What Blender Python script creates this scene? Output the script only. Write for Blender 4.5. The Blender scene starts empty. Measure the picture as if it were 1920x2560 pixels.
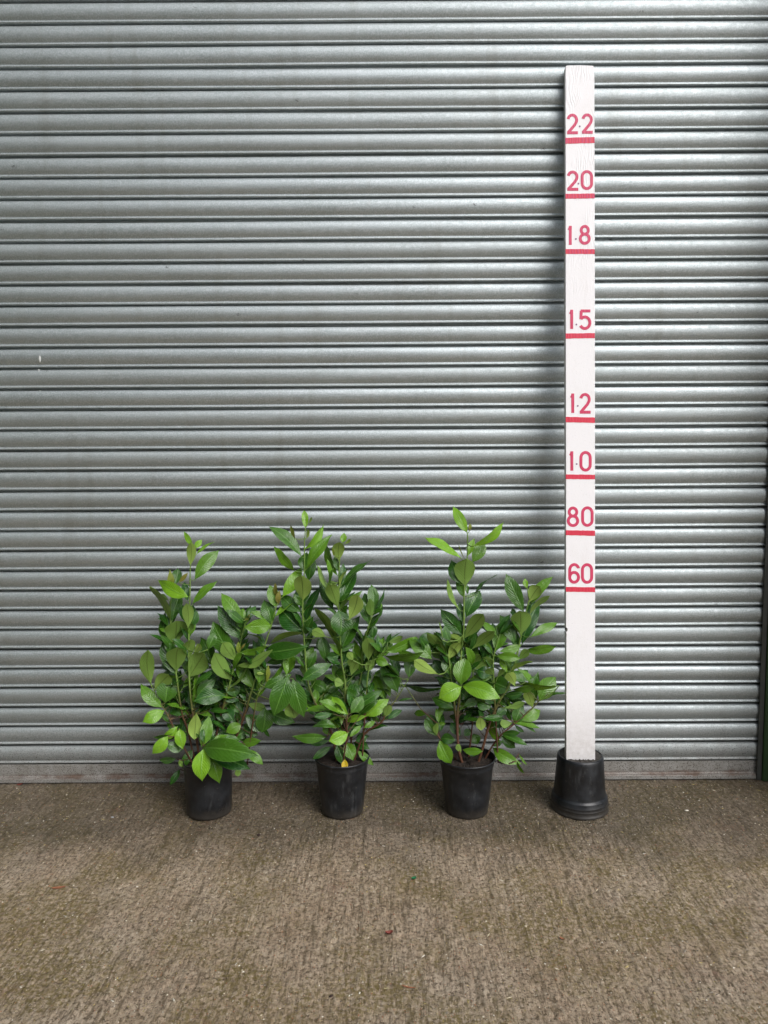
import bpy, math, random
import numpy as np
from mathutils import Vector, Matrix

# ------------------------------------------------------------------ camera, world, sun
S = bpy.context.scene
COL = S.collection
F_PX, PITCH, ROLL, YAW = 1900.0, math.radians(5.06), math.radians(0.37), math.radians(-0.10)
CAM = Vector((0.0, -2.884, 1.315))

def ray(px, py):
    x = (px - 960) / F_PX; y = (py - 1280) / F_PX
    c, s = math.cos(ROLL), math.sin(ROLL); x, y = c*x - s*y, s*x + c*y
    Y = math.cos(PITCH) - y*math.sin(PITCH); Z = -math.sin(PITCH) - y*math.cos(PITCH)
    c, s = math.cos(YAW), math.sin(YAW)
    return Vector((c*x + s*Y, -s*x + c*Y, Z))
def at(px, py, Y):
    r = ray(px, py); return CAM + r*((Y - CAM.y)/r.y)
def ground_at(px, py):
    r = ray(px, py); return CAM + r*(-CAM.z/r.z)

cd = bpy.data.cameras.new("camera"); cam = bpy.data.objects.new("camera", cd); COL.objects.link(cam)
r_ = (ray(2860, 1280) - ray(960, 1280)).normalized(); f_ = ray(960, 1280).normalized(); u_ = r_.cross(f_)
cam.matrix_world = Matrix.Translation(CAM) @ Matrix((r_, u_, -f_)).transposed().to_4x4()
cd.sensor_fit = 'VERTICAL'; cd.sensor_height = 36.0; cd.lens = 36.0*F_PX/2560.0
cd.clip_start = 0.05; cd.clip_end = 500
S.camera = cam

SUN_EL, SUN_AZ = math.radians(44), math.radians(37)     # azimuth measured from the door's normal towards +x
W = bpy.data.worlds.new("World"); S.world = W; W.use_nodes = True
nt = W.node_tree; bg = nt.nodes['Background']
sky = nt.nodes.new('ShaderNodeTexSky'); sky.sky_type = 'NISHITA'; sky.sun_disc = False
sky.sun_elevation = SUN_EL; sky.sun_rotation = math.radians(180) - SUN_AZ
sky.air_density = 1.0; sky.dust_density = 3.0; sky.ozone_density = 1.0
hs = nt.nodes.new('ShaderNodeHueSaturation'); hs.inputs['Saturation'].default_value = 0.42
nt.links.new(sky.outputs[0], hs.inputs['Color']); nt.links.new(hs.outputs[0], bg.inputs[0])
bg.inputs[1].default_value = 0.13
sl = bpy.data.lights.new("sun", 'SUN'); sun = bpy.data.objects.new("sun", sl); COL.objects.link(sun)
sl.energy = 1.4; sl.angle = math.radians(36); sl.color = (1.0, 0.985, 0.975)
sd = Vector((math.sin(SUN_AZ)*math.cos(SUN_EL), -math.cos(SUN_AZ)*math.cos(SUN_EL), math.sin(SUN_EL)))
sun.rotation_euler = sd.to_track_quat('Z', 'Y').to_euler()
S.view_settings.view_transform = 'Standard'; S.view_settings.look = 'None'
S.view_settings.gamma = 1; S.view_settings.use_curve_mapping = False
S.view_settings.exposure = 0.36

random.seed(7); RNG = np.random.default_rng(11)

# ------------------------------------------------------------------ helpers
def tag(o, label=None, cat=None, group=None, kind=None):
    if label: o["label"] = label
    if cat: o["category"] = cat
    if group: o["group"] = group
    if kind: o["kind"] = kind
    return o
def empty(name, loc, label, cat, group=None):
    o = bpy.data.objects.new(name, None); COL.objects.link(o); o.location = loc
    o.empty_display_size = 0.05
    return tag(o, label, cat, group)
def mesh_obj(name, V, Fc, mats, parent=None, smooth=True, mi=None, uv=None, tint=None, local=False):
    """V are world coordinates unless local; kept in the parent's space when parented"""
    V = np.asarray(V, dtype=float).reshape(-1, 3)
    if parent is not None and not local:
        V = V - np.array(parent_origin(parent))
    me = bpy.data.meshes.new(name)
    me.from_pydata(V.tolist(), [], [tuple(f) for f in Fc])
    if not isinstance(mats, (list, tuple)): mats = [mats]
    for m in mats: me.materials.append(m)
    if mi is not None: me.polygons.foreach_set('material_index', np.asarray(mi, dtype=np.int32))
    me.polygons.foreach_set('use_smooth', np.full(len(me.polygons), bool(smooth)))
    if uv is not None:
        l = me.uv_layers.new(name='UVMap'); vi = np.empty(len(me.loops), dtype=np.int32)
        me.loops.foreach_get('vertex_index', vi)
        l.data.foreach_set('uv', np.asarray(uv, dtype=np.float32)[vi].ravel())
    if tint is not None:
        a = me.color_attributes.new('tint', 'FLOAT_COLOR', 'POINT')
        a.data.foreach_set('color', np.asarray(tint, dtype=np.float32).ravel())
    me.update()
    o = bpy.data.objects.new(name, me); COL.objects.link(o)
    if parent is not None: o.parent = parent
    return o
def parent_origin(p):
    v = Vector((0, 0, 0))
    while p is not None: v = v + p.location; p = p.parent
    return v

class MB:
    def __init__(s): s.v = []; s.f = []
    def add(s, V, Fc):
        n = len(s.v); s.v.extend([tuple(x) for x in V]); s.f.extend([tuple(i+n for i in f) for f in Fc])
    def box(s, x0, x1, y0, y1, z0, z1, b=0.0):
        if b <= 0:
            V = [(x, y, z) for z in (z0, z1) for y in (y0, y1) for x in (x0, x1)]
            s.add(V, [(0,2,3,1),(4,5,7,6),(0,1,5,4),(2,6,7,3),(0,4,6,2),(1,3,7,5)]); return
        ring = []
        for z, i in ((z0, b), (z0+b, 0), (z1-b, 0), (z1, b)):
            a0, a1, c0, c1 = x0+i, x1-i, y0+i, y1-i
            k = b if i == 0 else b*0.6
            ring.append([(a0+k,c0,z),(a1-k,c0,z),(a1,c0+k,z),(a1,c1-k,z),(a1-k,c1,z),(a0+k,c1,z),(a0,c1-k,z),(a0,c0+k,z)])
        V = [p for r in ring for p in r]; Fc = []
        for j in range(3):
            for i in range(8):
                Fc.append((j*8+i, j*8+(i+1)%8, (j+1)*8+(i+1)%8, (j+1)*8+i))
        Fc.append(tuple(range(7, -1, -1))); Fc.append(tuple(range(24, 32)))
        s.add(V, Fc)
    def tube(s, pts, rad, n=8):
        pts = [Vector(p) for p in pts]; m = len(pts); V = []
        up = Vector((0.3, 0.9, 0.1))
        for i, p in enumerate(pts):
            d = (pts[min(i+1, m-1)] - pts[max(i-1, 0)]).normalized()
            a = d.cross(up).normalized(); b = d.cross(a)
            r = rad[i] if isinstance(rad, (list, tuple)) else rad
            for k in range(n):
                t = 2*math.pi*k/n; V.append(p + a*(r*math.cos(t)) + b*(r*math.sin(t)))
        Fc = [(i*n+k, i*n+(k+1)%n, (i+1)*n+(k+1)%n, (i+1)*n+k) for i in range(m-1) for k in range(n)]
        Fc.append(tuple(range(n-1, -1, -1))); Fc.append(tuple(range((m-1)*n, m*n)))
        s.add(V, Fc)
    def lathe(s, prof, c, n=72, wob=0.0, seed=0):
        V = []; m = len(prof); rn = random.Random(seed); ph = [rn.uniform(0, 6.28) for _ in range(3)]
        for r, z in prof:
            for k in range(n):
                t = 2*math.pi*k/n
                w = 1 + wob*(math.sin(2*t+ph[0]) + 0.5*math.sin(3*t+ph[1]+z*9))
                V.append((c[0]+r*w*math.cos(t), c[1]+r*w*math.sin(t), c[2]+z))
        Fc = [(j*n+k, j*n+(k+1)%n, (j+1)*n+(k+1)%n, (j+1)*n+k) for j in range(m-1) for k in range(n)]
        s.add(V, Fc)
    def build(s, name, mat, parent=None, smooth=False, label=None):
        o = mesh_obj(name, s.v, s.f, mat, parent, smooth)
        if label: o["label"] = label
        return o

# value noise
def vnoise(x, y, seed):
    rs = np.random.default_rng(seed); T = rs.random((256, 256))
    xi = np.floor(x).astype(int); yi = np.floor(y).astype(int); fx = x-xi; fy = y-yi
    fx = fx*fx*(3-2*fx); fy = fy*fy*(3-2*fy)
    a = T[xi % 256, yi % 256]; b = T[(xi+1) % 256, yi % 256]; c = T[xi % 256, (yi+1) % 256]; d = T[(xi+1) % 256, (yi+1) % 256]
    return (a*(1-fx)+b*fx)*(1-fy) + (c*(1-fx)+d*fx)*fy

# ------------------------------------------------------------------ material helpers
class Mat:
    def __init__(s, name):
        s.m = bpy.data.materials.new(name); s.m.use_nodes = True; s.t = s.m.node_tree
        s.b = s.t.nodes['Principled BSDF']; s.out = s.t.nodes['Material Output']; s._co = None
    def n(s, t, **kw):
        nd = s.t.nodes.new(t)
        for k, v in kw.items(): setattr(nd, k, v)
        return nd
    def l(s, a, b): s.t.links.new(a, b)
    def co(s):
        if s._co is None: s._co = s.n('ShaderNodeTexCoord').outputs['Object']
        return s._co
    def map(s, scale, src=None, loc=(0, 0, 0)):
        m = s.n('ShaderNodeMapping'); s.l(src or s.co(), m.inputs[0]); m.inputs['Scale'].default_value = scale
        m.inputs['Location'].default_value = loc
        return m.outputs[0]
    def noise(s, scale, detail=4, rough=0.55, vec=None, dist=0.0):
        m = s.n('ShaderNodeTexNoise'); s.l(vec or s.co(), m.inputs['Vector'])
        m.inputs['Scale'].default_value = scale; m.inputs['Detail'].default_value = detail
        m.inputs['Roughness'].default_value = rough; m.inputs['Distortion'].default_value = dist
        return m.outputs[0]
    def vor(s, scale, feature='F1', vec=None, out='Distance', rnd=1.0):
        m = s.n('ShaderNodeTexVoronoi', feature=feature); s.l(vec or s.co(), m.inputs['Vector'])
        m.inputs['Scale'].default_value = scale; m.inputs['Randomness'].default_value = rnd
        return m.outputs[out]
    def ramp(s, v, stops, interp='LINEAR'):
        m = s.n('ShaderNodeValToRGB'); s.l(v, m.inputs[0]); e = m.color_ramp.elements; m.color_ramp.interpolation = interp
        while len(e) > 1: e.remove(e[-1])
        for i, (p, c) in enumerate(stops):
            if not isinstance(c, (tuple, list)): c = (c, c, c)
            el = e[0] if i == 0 else e.new(p)
            el.position = p; el.color = (*c, 1)
        return m.outputs[0]
    def mix(s, fac, a, b, mode='MIX'):
        m = s.n('ShaderNodeMix', data_type='RGBA', blend_type=mode)
        for sock, v in ((m.inputs['Factor'], fac), (m.inputs[6], a), (m.inputs[7], b)):
            if isinstance(v, (int, float)): sock.default_value = v
            elif isinstance(v, tuple): sock.default_value = (*v, 1)
            else: s.l(v, sock)
        return m.outputs[2]
    def math(s, op, a, b=0.0, clamp=False):
        m = s.n('ShaderNodeMath', operation=op, use_clamp=clamp)
        for i, v in enumerate((a, b)):
            if isinstance(v, (int, float)): m.inputs[i].default_value = v
            else: s.l(v, m.inputs[i])
        return m.outputs[0]
    def sep(s, v=None):
        m = s.n('ShaderNodeSeparateXYZ'); s.l(v or s.co(), m.inputs[0]); return m.outputs
    def bump(s, h, dist, strength=1.0, normal=None):
        m = s.n('ShaderNodeBump'); s.l(h, m.inputs['Height']); m.inputs['Distance'].default_value = dist
        m.inputs['Strength'].default_value = strength
        if normal: s.l(normal, m.inputs['Normal'])
        return m.outputs[0]
    def set(s, **kw):
        names = {'color': 'Base Color', 'rough': 'Roughness', 'metal': 'Metallic', 'normal': 'Normal', 'spec': 'Specular IOR Level'}
        for k, v in kw.items():
            i = s.b.inputs[names[k]]
            if isinstance(v, (int, float)): i.default_value = v
            elif isinstance(v, tuple): i.default_value = (*v, 1)
            else: s.l(v, i)
        return s.m

# galvanised shutter steel
def shutter_mat(name, dirty=False):
    M = Mat(name); z = M.sep()[2]
    sp = M.noise(210, 4, 0.75); bl = M.noise(5, 5, 0.6, M.map((0.5, 1, 3)))
    st = M.noise(30, 4, 0.6, M.map((0.25, 1, 2.5)))
    base = M.mix(M.ramp(bl, [(0.3, 0.0), (0.7, 1.0)]), (0.350, 0.398, 0.402), (0.44, 0.490, 0.500))
    base = M.mix(M.ramp(sp, [(0.44, 0.0), (0.60, 0.75)]), base, (0.60, 0.635, 0.665))
    sid = M.math('FLOOR', M.math('DIVIDE', M.math('SUBTRACT', z, 0.0725), 0.0765)); wn = M.n('ShaderNodeTexWhiteNoise', noise_dimensions='1D'); M.l(sid, wn.inputs['W'])
    base = M.mix(M.math('MULTIPLY', wn.outputs['Value'], 0.22), base, (0.30, 0.32, 0.31))
    sag = M.noise(14, 4, 0.6, M.map((1, 1, 0.10)))
    base = M.mix(M.ramp(sag, [(0.56, 0.0), (0.72, 0.30)]), base, (0.30, 0.31, 0.29))
    base = M.mix(M.ramp(st, [(0.60, 0.0), (0.78, 0.35)]), base, (0.36, 0.36, 0.35))
    # rare dark chips and scratches
    ch = M.vor(5.5, vec=M.map((1, 1, 1.7))); cn = M.noise(160, 3, 0.6)
    chm = M.math('MULTIPLY', M.ramp(ch, [(0.035, 1.0), (0.06, 0.0)]), M.ramp(cn, [(0.48, 0.0), (0.56, 1.0)]))
    base = M.mix(M.math('MULTIPLY', chm, 0.75), base, (0.10, 0.10, 0.10))
    # ground splash: specks and brown grime near the floor
    low = M.math('SUBTRACT', 1.0, M.math('DIVIDE', z, 0.36), clamp=True)
    sk = M.ramp(M.noise(230, 2, 0.6), [(0.60, 0.0), (0.66, 1.0)])
    lowa = M.math('MULTIPLY', low, low)
    skm = M.math('MULTIPLY', sk, M.math('MULTIPLY', lowa, 1.6, clamp=True), clamp=True)
    grime = M.math('MULTIPLY', lowa, M.ramp(M.noise(16, 5, 0.65), [(0.3, 0.35), (0.7, 1.0)]))
    base = M.mix(M.math('MULTIPLY', grime, 1.0, clamp=True), base, (0.20, 0.175, 0.15))
    base = M.mix(skm, base, (0.045, 0.035, 0.028))
    rg = M.ramp(M.noise(60, 4, 0.6), [(0.3, 0.48), (0.7, 0.60)])
    rg = M.math('ADD', M.math('ADD', rg, M.math('MULTIPLY', wn.outputs['Value'], 0.07)), M.math('MULTIPLY', grime, 0.35))
    met = M.math('SUBTRACT', 0.86, M.math('MULTIPLY', grime, 0.8, clamp=True), clamp=True)
    nb = M.bump(sp, 0.0005, 0.5); nb = M.bump(st, 0.0008, 0.4, nb); nb = M.bump(bl, 0.004, 0.4, nb)
    return M.set(color=base, rough=rg, metal=met, normal=nb)
def plate_mat():
    M = Mat('bottom_plate_steel'); z = M.sep()[2]
    sk = M.ramp(M.noise(260, 2, 0.6), [(0.54, 0.0), (0.62, 1.0)])
    base = M.mix(M.ramp(M.noise(20, 5, 0.6), [(0.35, 0.0), (0.7, 1.0)]), (0.25, 0.24, 0.22), (0.34, 0.335, 0.32))
    base = M.mix(M.math('MULTIPLY', sk, 0.8), base, (0.06, 0.045, 0.035))
    rn = M.noise(45, 5, 0.7, M.map((0.6, 1, 1)))
    zz = M.math('ADD', z, M.math('MULTIPLY', rn, 0.024))
    rust = M.ramp(zz, [(0.030, 0.0), (0.035, 1.0), (0.043, 1.0), (0.052, 0.0)])
    rc = M.mix(M.noise(90, 3, 0.6), (0.05, 0.032, 0.024), (0.15, 0.085, 0.055))
    base = M.mix(M.math('MULTIPLY', M.math('MULTIPLY', rust, 0.9), M.ramp(M.noise(11, 4, 0.7), [(0.38, 0.25), (0.62, 1.0)])), base, rc)
    return M.set(color=base, rough=0.62, metal=0.25, normal=M.bump(M.noise(200, 4, 0.6), 0.001, 0.5))
def concrete_mat():
    M = Mat('brushed_wet_concrete')
    big = M.noise(1.6, 5, 0.6); mid = M.noise(9, 6, 0.65); fine = M.noise(95, 6, 0.75)
    vf = M.noise(420, 3, 0.7)
    gro = M.noise(58, 5, 0.65, M.map((1, 0.10, 1)), 0.5); gr2 = M.noise(150, 3, 0.6, M.map((1, 0.16, 1)), 0.3); blot = M.noise(70, 5, 0.7)
    c = M.mix(M.ramp(mid, [(0.3, 0.0), (0.72, 1.0)]), (0.390, 0.282, 0.188), (0.560, 0.445, 0.325))
    c = M.mix(M.ramp(big, [(0.42, 0.0), (0.66, 0.55)]), c, (0.56, 0.47, 0.37))
    c = M.mix(M.ramp(fine, [(0.39, 0.95), (0.50, 0.0)]), c, (0.075, 0.050, 0.028))
    c = M.mix(M.ramp(fine, [(0.56, 0.0), (0.70, 0.55)]), c, (0.56, 0.49, 0.39))
    c = M.mix(M.ramp(gro, [(0.38, 0.55), (0.47, 0.0)]), c, (0.095, 0.070, 0.036))
    c = M.mix(M.ramp(blot, [(0.40, 0.5), (0.50, 0.0)]), c, (0.125, 0.090, 0.055))
    c = M.mix(M.ramp(blot, [(0.56, 0.0), (0.66, 0.45)]), c, (0.52, 0.44, 0.33))
    c = M.mix(M.ramp(gr2, [(0.36, 0.6), (0.46, 0.0)]), c, (0.125, 0.090, 0.052))
    c = M.mix(M.ramp(gr2, [(0.56, 0.0), (0.68, 0.45)]), c, (0.50, 0.43, 0.33))
    # moss film
    mo = M.math('MULTIPLY', M.ramp(M.noise(2.9, 5, 0.65), [(0.44, 0.0), (0.58, 1.0)]), M.ramp(M.noise(85, 4, 0.65), [(0.40, 0.0), (0.58, 1.0)]))
    c = M.mix(M.math('MULTIPLY', mo, 0.75), c, (0.170, 0.128, 0.030))
    # damp strip at the door foot, darkened further as painted contact shade for pots
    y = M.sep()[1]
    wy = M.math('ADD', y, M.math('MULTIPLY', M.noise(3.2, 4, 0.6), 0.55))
    damp_shade = M.ramp(M.math('ADD', wy, 0.8), [(0.42, 0.0), (0.70, 1.0)])
    c = M.mix(M.math('MULTIPLY', damp_shade, 0.62), c, (0.040, 0.034, 0.022))
    # aggregate chips
    vo = M.n('ShaderNodeTexVoronoi'); M.l(M.map((1, 1, 0.0)), vo.inputs['Vector']); vo.inputs['Scale'].default_value = 150
    vs = M.sep(vo.outputs['Color'])
    chip = M.math('MULTIPLY', M.ramp(vo.outputs['Distance'], [(0.22, 1.0), (0.36, 0.0)]), M.ramp(vs[0], [(0.70, 0.0), (0.74, 1.0)]))
    cc = M.ramp(vs[1], [(0.0, (0.40, 0.33, 0.22)), (0.35, (0.46, 0.41, 0.32)), (0.6, (0.34, 0.28, 0.11)), (0.8, (0.34, 0.15, 0.07)), (1.0, (0.60, 0.57, 0.50))], 'CONSTANT')
    c = M.mix(M.math('MULTIPLY', chip, 0.9), c, cc)
    # reddish patches
    rp = M.math('MULTIPLY', M.ramp(M.noise(5.2, 4, 0.6, M.map((1, 1, 1), loc=(3, 7, 0))), [(0.62, 0.0), (0.70, 1.0)]), M.ramp(fine, [(0.45, 0.0), (0.6, 0.6)]))
    c = M.mix(rp, c, (0.20, 0.085, 0.06))
    rg = M.ramp(mid, [(0.3, 0.50), (0.7, 0.78)])
    h = M.math('ADD', M.math('MULTIPLY', fine, 0.6), M.math('MULTIPLY', vf, 0.35))
    h = M.math('ADD', h, M.math('MULTIPLY', gro, 0.9)); h = M.math('ADD', h, M.math('MULTIPLY', gr2, 0.5))
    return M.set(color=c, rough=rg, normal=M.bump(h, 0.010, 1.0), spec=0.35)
def plastic_mat(name, seed):
    M = Mat(name); v = M.map((1, 1, 1), loc=(seed*3.1, seed, 0))
    d = M.noise(14, 5, 0.65, v); s2 = M.noise(40, 4, 0.6, M.map((1, 1, 0.25), loc=(seed, 0, 0)))
    c = M.mix(M.ramp(d, [(0.40, 0.0), (0.75, 0.75)]), (0.007, 0.008, 0.010), (0.030, 0.034, 0.040))
    c = M.mix(M.ramp(s2, [(0.58, 0.0), (0.74, 0.45)]), c, (0.10, 0.105, 0.11))
    zp = M.sep()[2]; lowd = M.ramp(M.math('ADD', zp, M.math('MULTIPLY', M.noise(50, 4, 0.7, v), 0.05)), [(0.035, 0.35), (0.070, 0.0)])
    c = M.mix(lowd, c, (0.085, 0.072, 0.056))
    c = M.mix(M.ramp(M.noise(150, 3, 0.6, v), [(0.66, 0.0), (0.72, 0.35)]), c, (0.17, 0.15, 0.12))
    return M.set(color=c, rough=M.ramp(d, [(0.3, 0.27), (0.7, 0.48)]), normal=M.bump(s2, 0.0012, 0.35))
def soil_mat():
    M = Mat('potting_soil'); n = M.noise(160, 5, 0.7)
    c = M.ramp(n, [(0.3, (0.006, 0.004, 0.003)), (0.55, (0.022, 0.014, 0.009)), (0.7, (0.06, 0.04, 0.025))])
    return M.set(color=c, rough=0.9, normal=M.bump(n, 0.006, 1.0))
def bark_mat(name, a, b):
    M = Mat(name); n = M.noise(70, 4, 0.6, M.map((1, 1, 0.35)))
    return M.set(color=M.mix(n, a, b), rough=0.6, normal=M.bump(n, 0.001, 0.6))
def stem_mat():
    # green shoot turning brown towards the older wood near the pot
    M = Mat('shoot_bark'); z = M.sep()[2]; n = M.noise(60, 4, 0.6)
    f = M.ramp(M.math('ADD', z, M.math('MULTIPLY', n, 0.12)), [(0.40, 0.0), (0.54, 1.0)])
    old = M.mix(n, (0.045, 0.02, 0.012), (0.15, 0.065, 0.035)); new = M.mix(n, (0.10, 0.19, 0.03), (0.19, 0.30, 0.06))
    return M.set(color=M.mix(f, old, new), rough=0.5, normal=M.bump(n, 0.001, 0.5))
def leaf_mats():
    out = []
    for side in (0, 1):
        M = Mat('laurel_leaf_upper' if side == 0 else 'laurel_leaf_underside')
        at_ = M.n('ShaderNodeAttribute', attribute_name='tint'); ts = M.n('ShaderNodeSeparateColor'); M.l(at_.outputs['Color'], ts.inputs[0])
        uv = M.n('ShaderNodeUVMap'); us = M.sep(uv.outputs[0])
        au = M.math('ABSOLUTE', M.math('SUBTRACT', us[0], 0.5))           # 0 midrib .. 0.5 edge
        rib = M.ramp(au, [(0.012, 1.0), (0.040, 0.0)])
        ph = M.math('SUBTRACT', M.math('MULTIPLY', us[1], 11.0), M.math('MULTIPLY', au, 7.0))
        wob = M.noise(30, 2, 0.5)
        ph = M.math('ADD', ph, M.math('MULTIPLY', wob, 1.2))
        fr = M.math('ABSOLUTE', M.math('SUBTRACT', M.math('FRACT', ph), 0.5))   # 0..0.5
        vein = M.ramp(fr, [(0.02, 1.0), (0.13, 0.0)])
        edge = M.ramp(au, [(0.465, 0.0), (0.49, 1.0)])
        n = M.noise(38, 4, 0.6)
        if side == 0:
            dark = M.mix(n, (0.010, 0.055, 0.007), (0.028, 0.120, 0.011)); young = M.mix(n, (0.150, 0.345, 0.014), (0.26, 0.50, 0.035))
            c = M.mix(ts.outputs[0], dark, young)
            c = M.mix(M.math('MULTIPLY', vein, 0.09), c, (0.12, 0.30, 0.06))
            c = M.mix(M.math('MULTIPLY', rib, 0.5), c, (0.18, 0.38, 0.07))
            c = M.mix(M.math('MULTIPLY', edge, 0.35), c, (0.16, 0.30, 0.07))
            h = M.math('SUBTRACT', M.math('MULTIPLY', M.ramp(fr, [(0.0, 0.0), (0.5, 1.0)]), 0.7), M.math('MULTIPLY', rib, 1.0))
            M.set(rough=M.ramp(n, [(0.3, 0.16), (0.7, 0.30)]), spec=0.5, normal=M.bump(n, 0.006, 0.35, M.bump(h, 0.0022, 0.35)))
        else:
            c = M.mix(ts.outputs[0], (0.125, 0.275, 0.040), (0.38, 0.57, 0.11))
            c = M.mix(M.math('MULTIPLY', n, 0.35), c, (0.17, 0.24, 0.09))
            c = M.mix(M.math('MULTIPLY', vein, 0.28), c, (0.11, 0.17, 0.03))
            c = M.mix(M.math('MULTIPLY', rib, 0.75), c, (0.07, 0.12, 0.015))
            M.set(rough=0.50, spec=0.4, normal=M.bump(vein, 0.002, 0.5))
        # yellow leaf channel (g)
        c = M.mix(ts.outputs[1], c, M.mix(n, (0.55, 0.36, 0.01), (0.62, 0.48, 0.03)))
        # bronze tips channel (b)
        c = M.mix(ts.outputs[2], c, M.mix(n, (0.16, 0.13, 0.03), (0.26, 0.20, 0.05)))
        M.set(color=c)
        tr = M.n('ShaderNodeBsdfTranslucent'); M.l(c, tr.inputs[0]); mx = M.n('ShaderNodeMixShader'); mx.inputs[0].default_value = 0.14
        M.l(M.b.outputs[0], mx.inputs[1]); M.l(tr.outputs[0], mx.inputs[2]); M.l(mx.outputs[0], M.out.inputs[0])
        out.append(M.m)
    return out
def simple(name, col, rough=0.6, metal=0.0, var=0.15, scale=60, bump=0.0008):
    M = Mat(name); n = M.noise(scale, 4, 0.6)
    a = tuple(x*(1-var) for x in col); b = tuple(min(1, x*(1+var)) for x in col)
    return M.set(color=M.mix(n, a, b), rough=rough, metal=metal, normal=M.bump(n, bump, 0.6))
def paint_white():
    M = Mat('white_painted_board'); s = M.sep()
    g = M.noise(26, 3, 0.5, M.map((1, 1, 0.16)), 1.6)
    gr = M.n('ShaderNodeTexWave', wave_type='BANDS', bands_direction='X'); M.l(M.map((1, 1, 0.30)), gr.inputs['Vector'])
    gr.inputs['Scale'].default_value = 30; gr.inputs['Distortion'].default_value = 22; gr.inputs['Detail'].default_value = 2; gr.inputs['Detail Scale'].default_value = 0.9
    up = M.ramp(M.math('DIVIDE', s[2], 2.6), [(0.60, 0.12), (0.80, 1.0)])
    up = M.math('MULTIPLY', up, M.ramp(M.noise(9, 2), [(0.46, 0.05), (0.62, 1.0)]))
    c = M.mix(M.ramp(M.noise(180, 3, 0.6), [(0.70, 0.0), (0.76, 0.5)]), (0.86, 0.85, 0.875), (0.45, 0.43, 0.42))
    c = M.mix(M.ramp(g, [(0.62, 0.0), (0.8, 0.25)]), c, (0.66, 0.63, 0.62))
    c = M.mix(M.ramp(M.noise(11, 5, 0.65, M.map((1, 1, 0.35))), [(0.52, 0.0), (0.75, 0.30)]), c, (0.62, 0.59, 0.55))
    c = M.mix(M.ramp(M.noise(300, 3, 0.7), [(0.66, 0.0), (0.70, 0.6)]), c, (0.30, 0.27, 0.24))
    low = M.ramp(s[2], [(0.22, 0.75), (0.42, 0.0)])
    c = M.mix(M.math('MULTIPLY', low, M.noise(60, 4, 0.7)), c, (0.35, 0.32, 0.28))
    h = M.math('MULTIPLY', gr.outputs['Fac'], up)
    nb = M.bump(h, 0.0014, 0.5); nb = M.bump(M.noise(140, 4, 0.6), 0.0006, 0.6, nb)
    return M.set(color=c, rough=0.5, normal=nb)
def paint_red(name, a, b):
    M = Mat(name); n = M.noise(60, 4, 0.6, M.map((1, 1, 0.25)), 0.8)
    gr = M.n('ShaderNodeTexWave', wave_type='BANDS', bands_direction='X'); M.l(M.map((1, 1, 0.25)), gr.inputs['Vector'])
    gr.inputs['Scale'].default_value = 28; gr.inputs['Distortion'].default_value = 12; gr.inputs['Detail'].default_value = 2
    up = M.ramp(M.math('DIVIDE', M.sep()[2], 2.6), [(0.62, 0.0), (0.76, 1.0)])
    st = M.math('MULTIPLY', M.ramp(gr.outputs['Fac'], [(0.3, 0.0), (0.7, 0.8)]), up)
    c = M.mix(n, a, b); c = M.mix(st, c, (0.55, 0.035, 0.13))
    return M.set(color=c, rough=0.5, normal=M.bump(gr.outputs['Fac'], 0.001, 0.4))

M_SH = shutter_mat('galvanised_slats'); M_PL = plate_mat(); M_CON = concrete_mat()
M_SOIL = soil_mat(); M_STEM = stem_mat(); M_LT, M_LU = leaf_mats()
M_RAIL = simple('guide_rail_steel', (0.07, 0.075, 0.07), 0.55, 0.5, 0.3, 20)
M_GREEN = simple('green_cladding_paint', (0.022, 0.055, 0.018), 0.5, 0.0, 0.25, 8)
M_WHITE = paint_white()
M_RED = paint_red('red_bar_paint', (0.62, 0.022, 0.055), (0.68, 0.040, 0.085)); M_PINK = paint_red('faded_red_numeral_paint', (0.55, 0.022, 0.085), (0.66, 0.060, 0.15))

# ------------------------------------------------------------------ ground
def axis(dense0, dense1, step, far0, far1):
    a = list(np.arange(dense0, dense1+1e-6, step))
    s = step; x = dense0; L = []
    while x > far0: s *= 1.35; x -= s; L.append(x)
    s = step; x = dense1; R = []
    while x < far1: s *= 1.35; x += s; R.append(x)
    return np.array(L[::-1] + a + R)
xs = axis(-1.75, 1.75, 0.0052, -70, 70); ys = axis(-1.78, 0.02, 0.0052, -70, 12)
GX, GY = np.meshgrid(xs, ys, indexing='xy')
def ground_h(X, Y):
    amp = 0.25 + 0.9*vnoise(X*2.3+5, Y*1.7+9, 3)
    wob = 0.25*vnoise(X*9, Y*4, 8)
    g = vnoise(X*48 + wob*6, Y*2.2, 1)*0.6 + vnoise(X*92+wob*6, Y*4.5, 2)*0.4
    h = (g-0.5)*0.0075*amp
    h += (vnoise(X*70, Y*60, 4)-0.5)*0.0036 + (vnoise(X*150, Y*130, 5)-0.5)*0.0030 + (vnoise(X*16, Y*16, 6)-0.5)*0.0030
    pit = vnoise(X*55+3, Y*40+1, 12); h -= np.clip(pit-0.74, 0, 1)*0.014
    return h
GZ = ground_h(GX, GY)
fade = np.clip(np.minimum.reduce([GX+2.2, 2.2-GX, GY+2.3, np.full_like(GX, 1.0)])/0.3, 0, 1)
GZ = GZ*fade
nx, ny = len(xs), len(ys)
me = bpy.data.meshes.new('ground'); V = np.stack([GX, GY, GZ], -1).reshape(-1, 3)
me.vertices.add(len(V)); me.vertices.foreach_set('co', V.astype(np.float32).ravel())
ii = (np.arange(ny-1)[:, None]*nx + np.arange(nx-1)[None, :]).ravel()
Q = np.stack([ii, ii+1, ii+1+nx, ii+nx], -1)
me.loops.add(Q.size); me.loops.foreach_set('vertex_index', Q.ravel().astype(np.int32))
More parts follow.
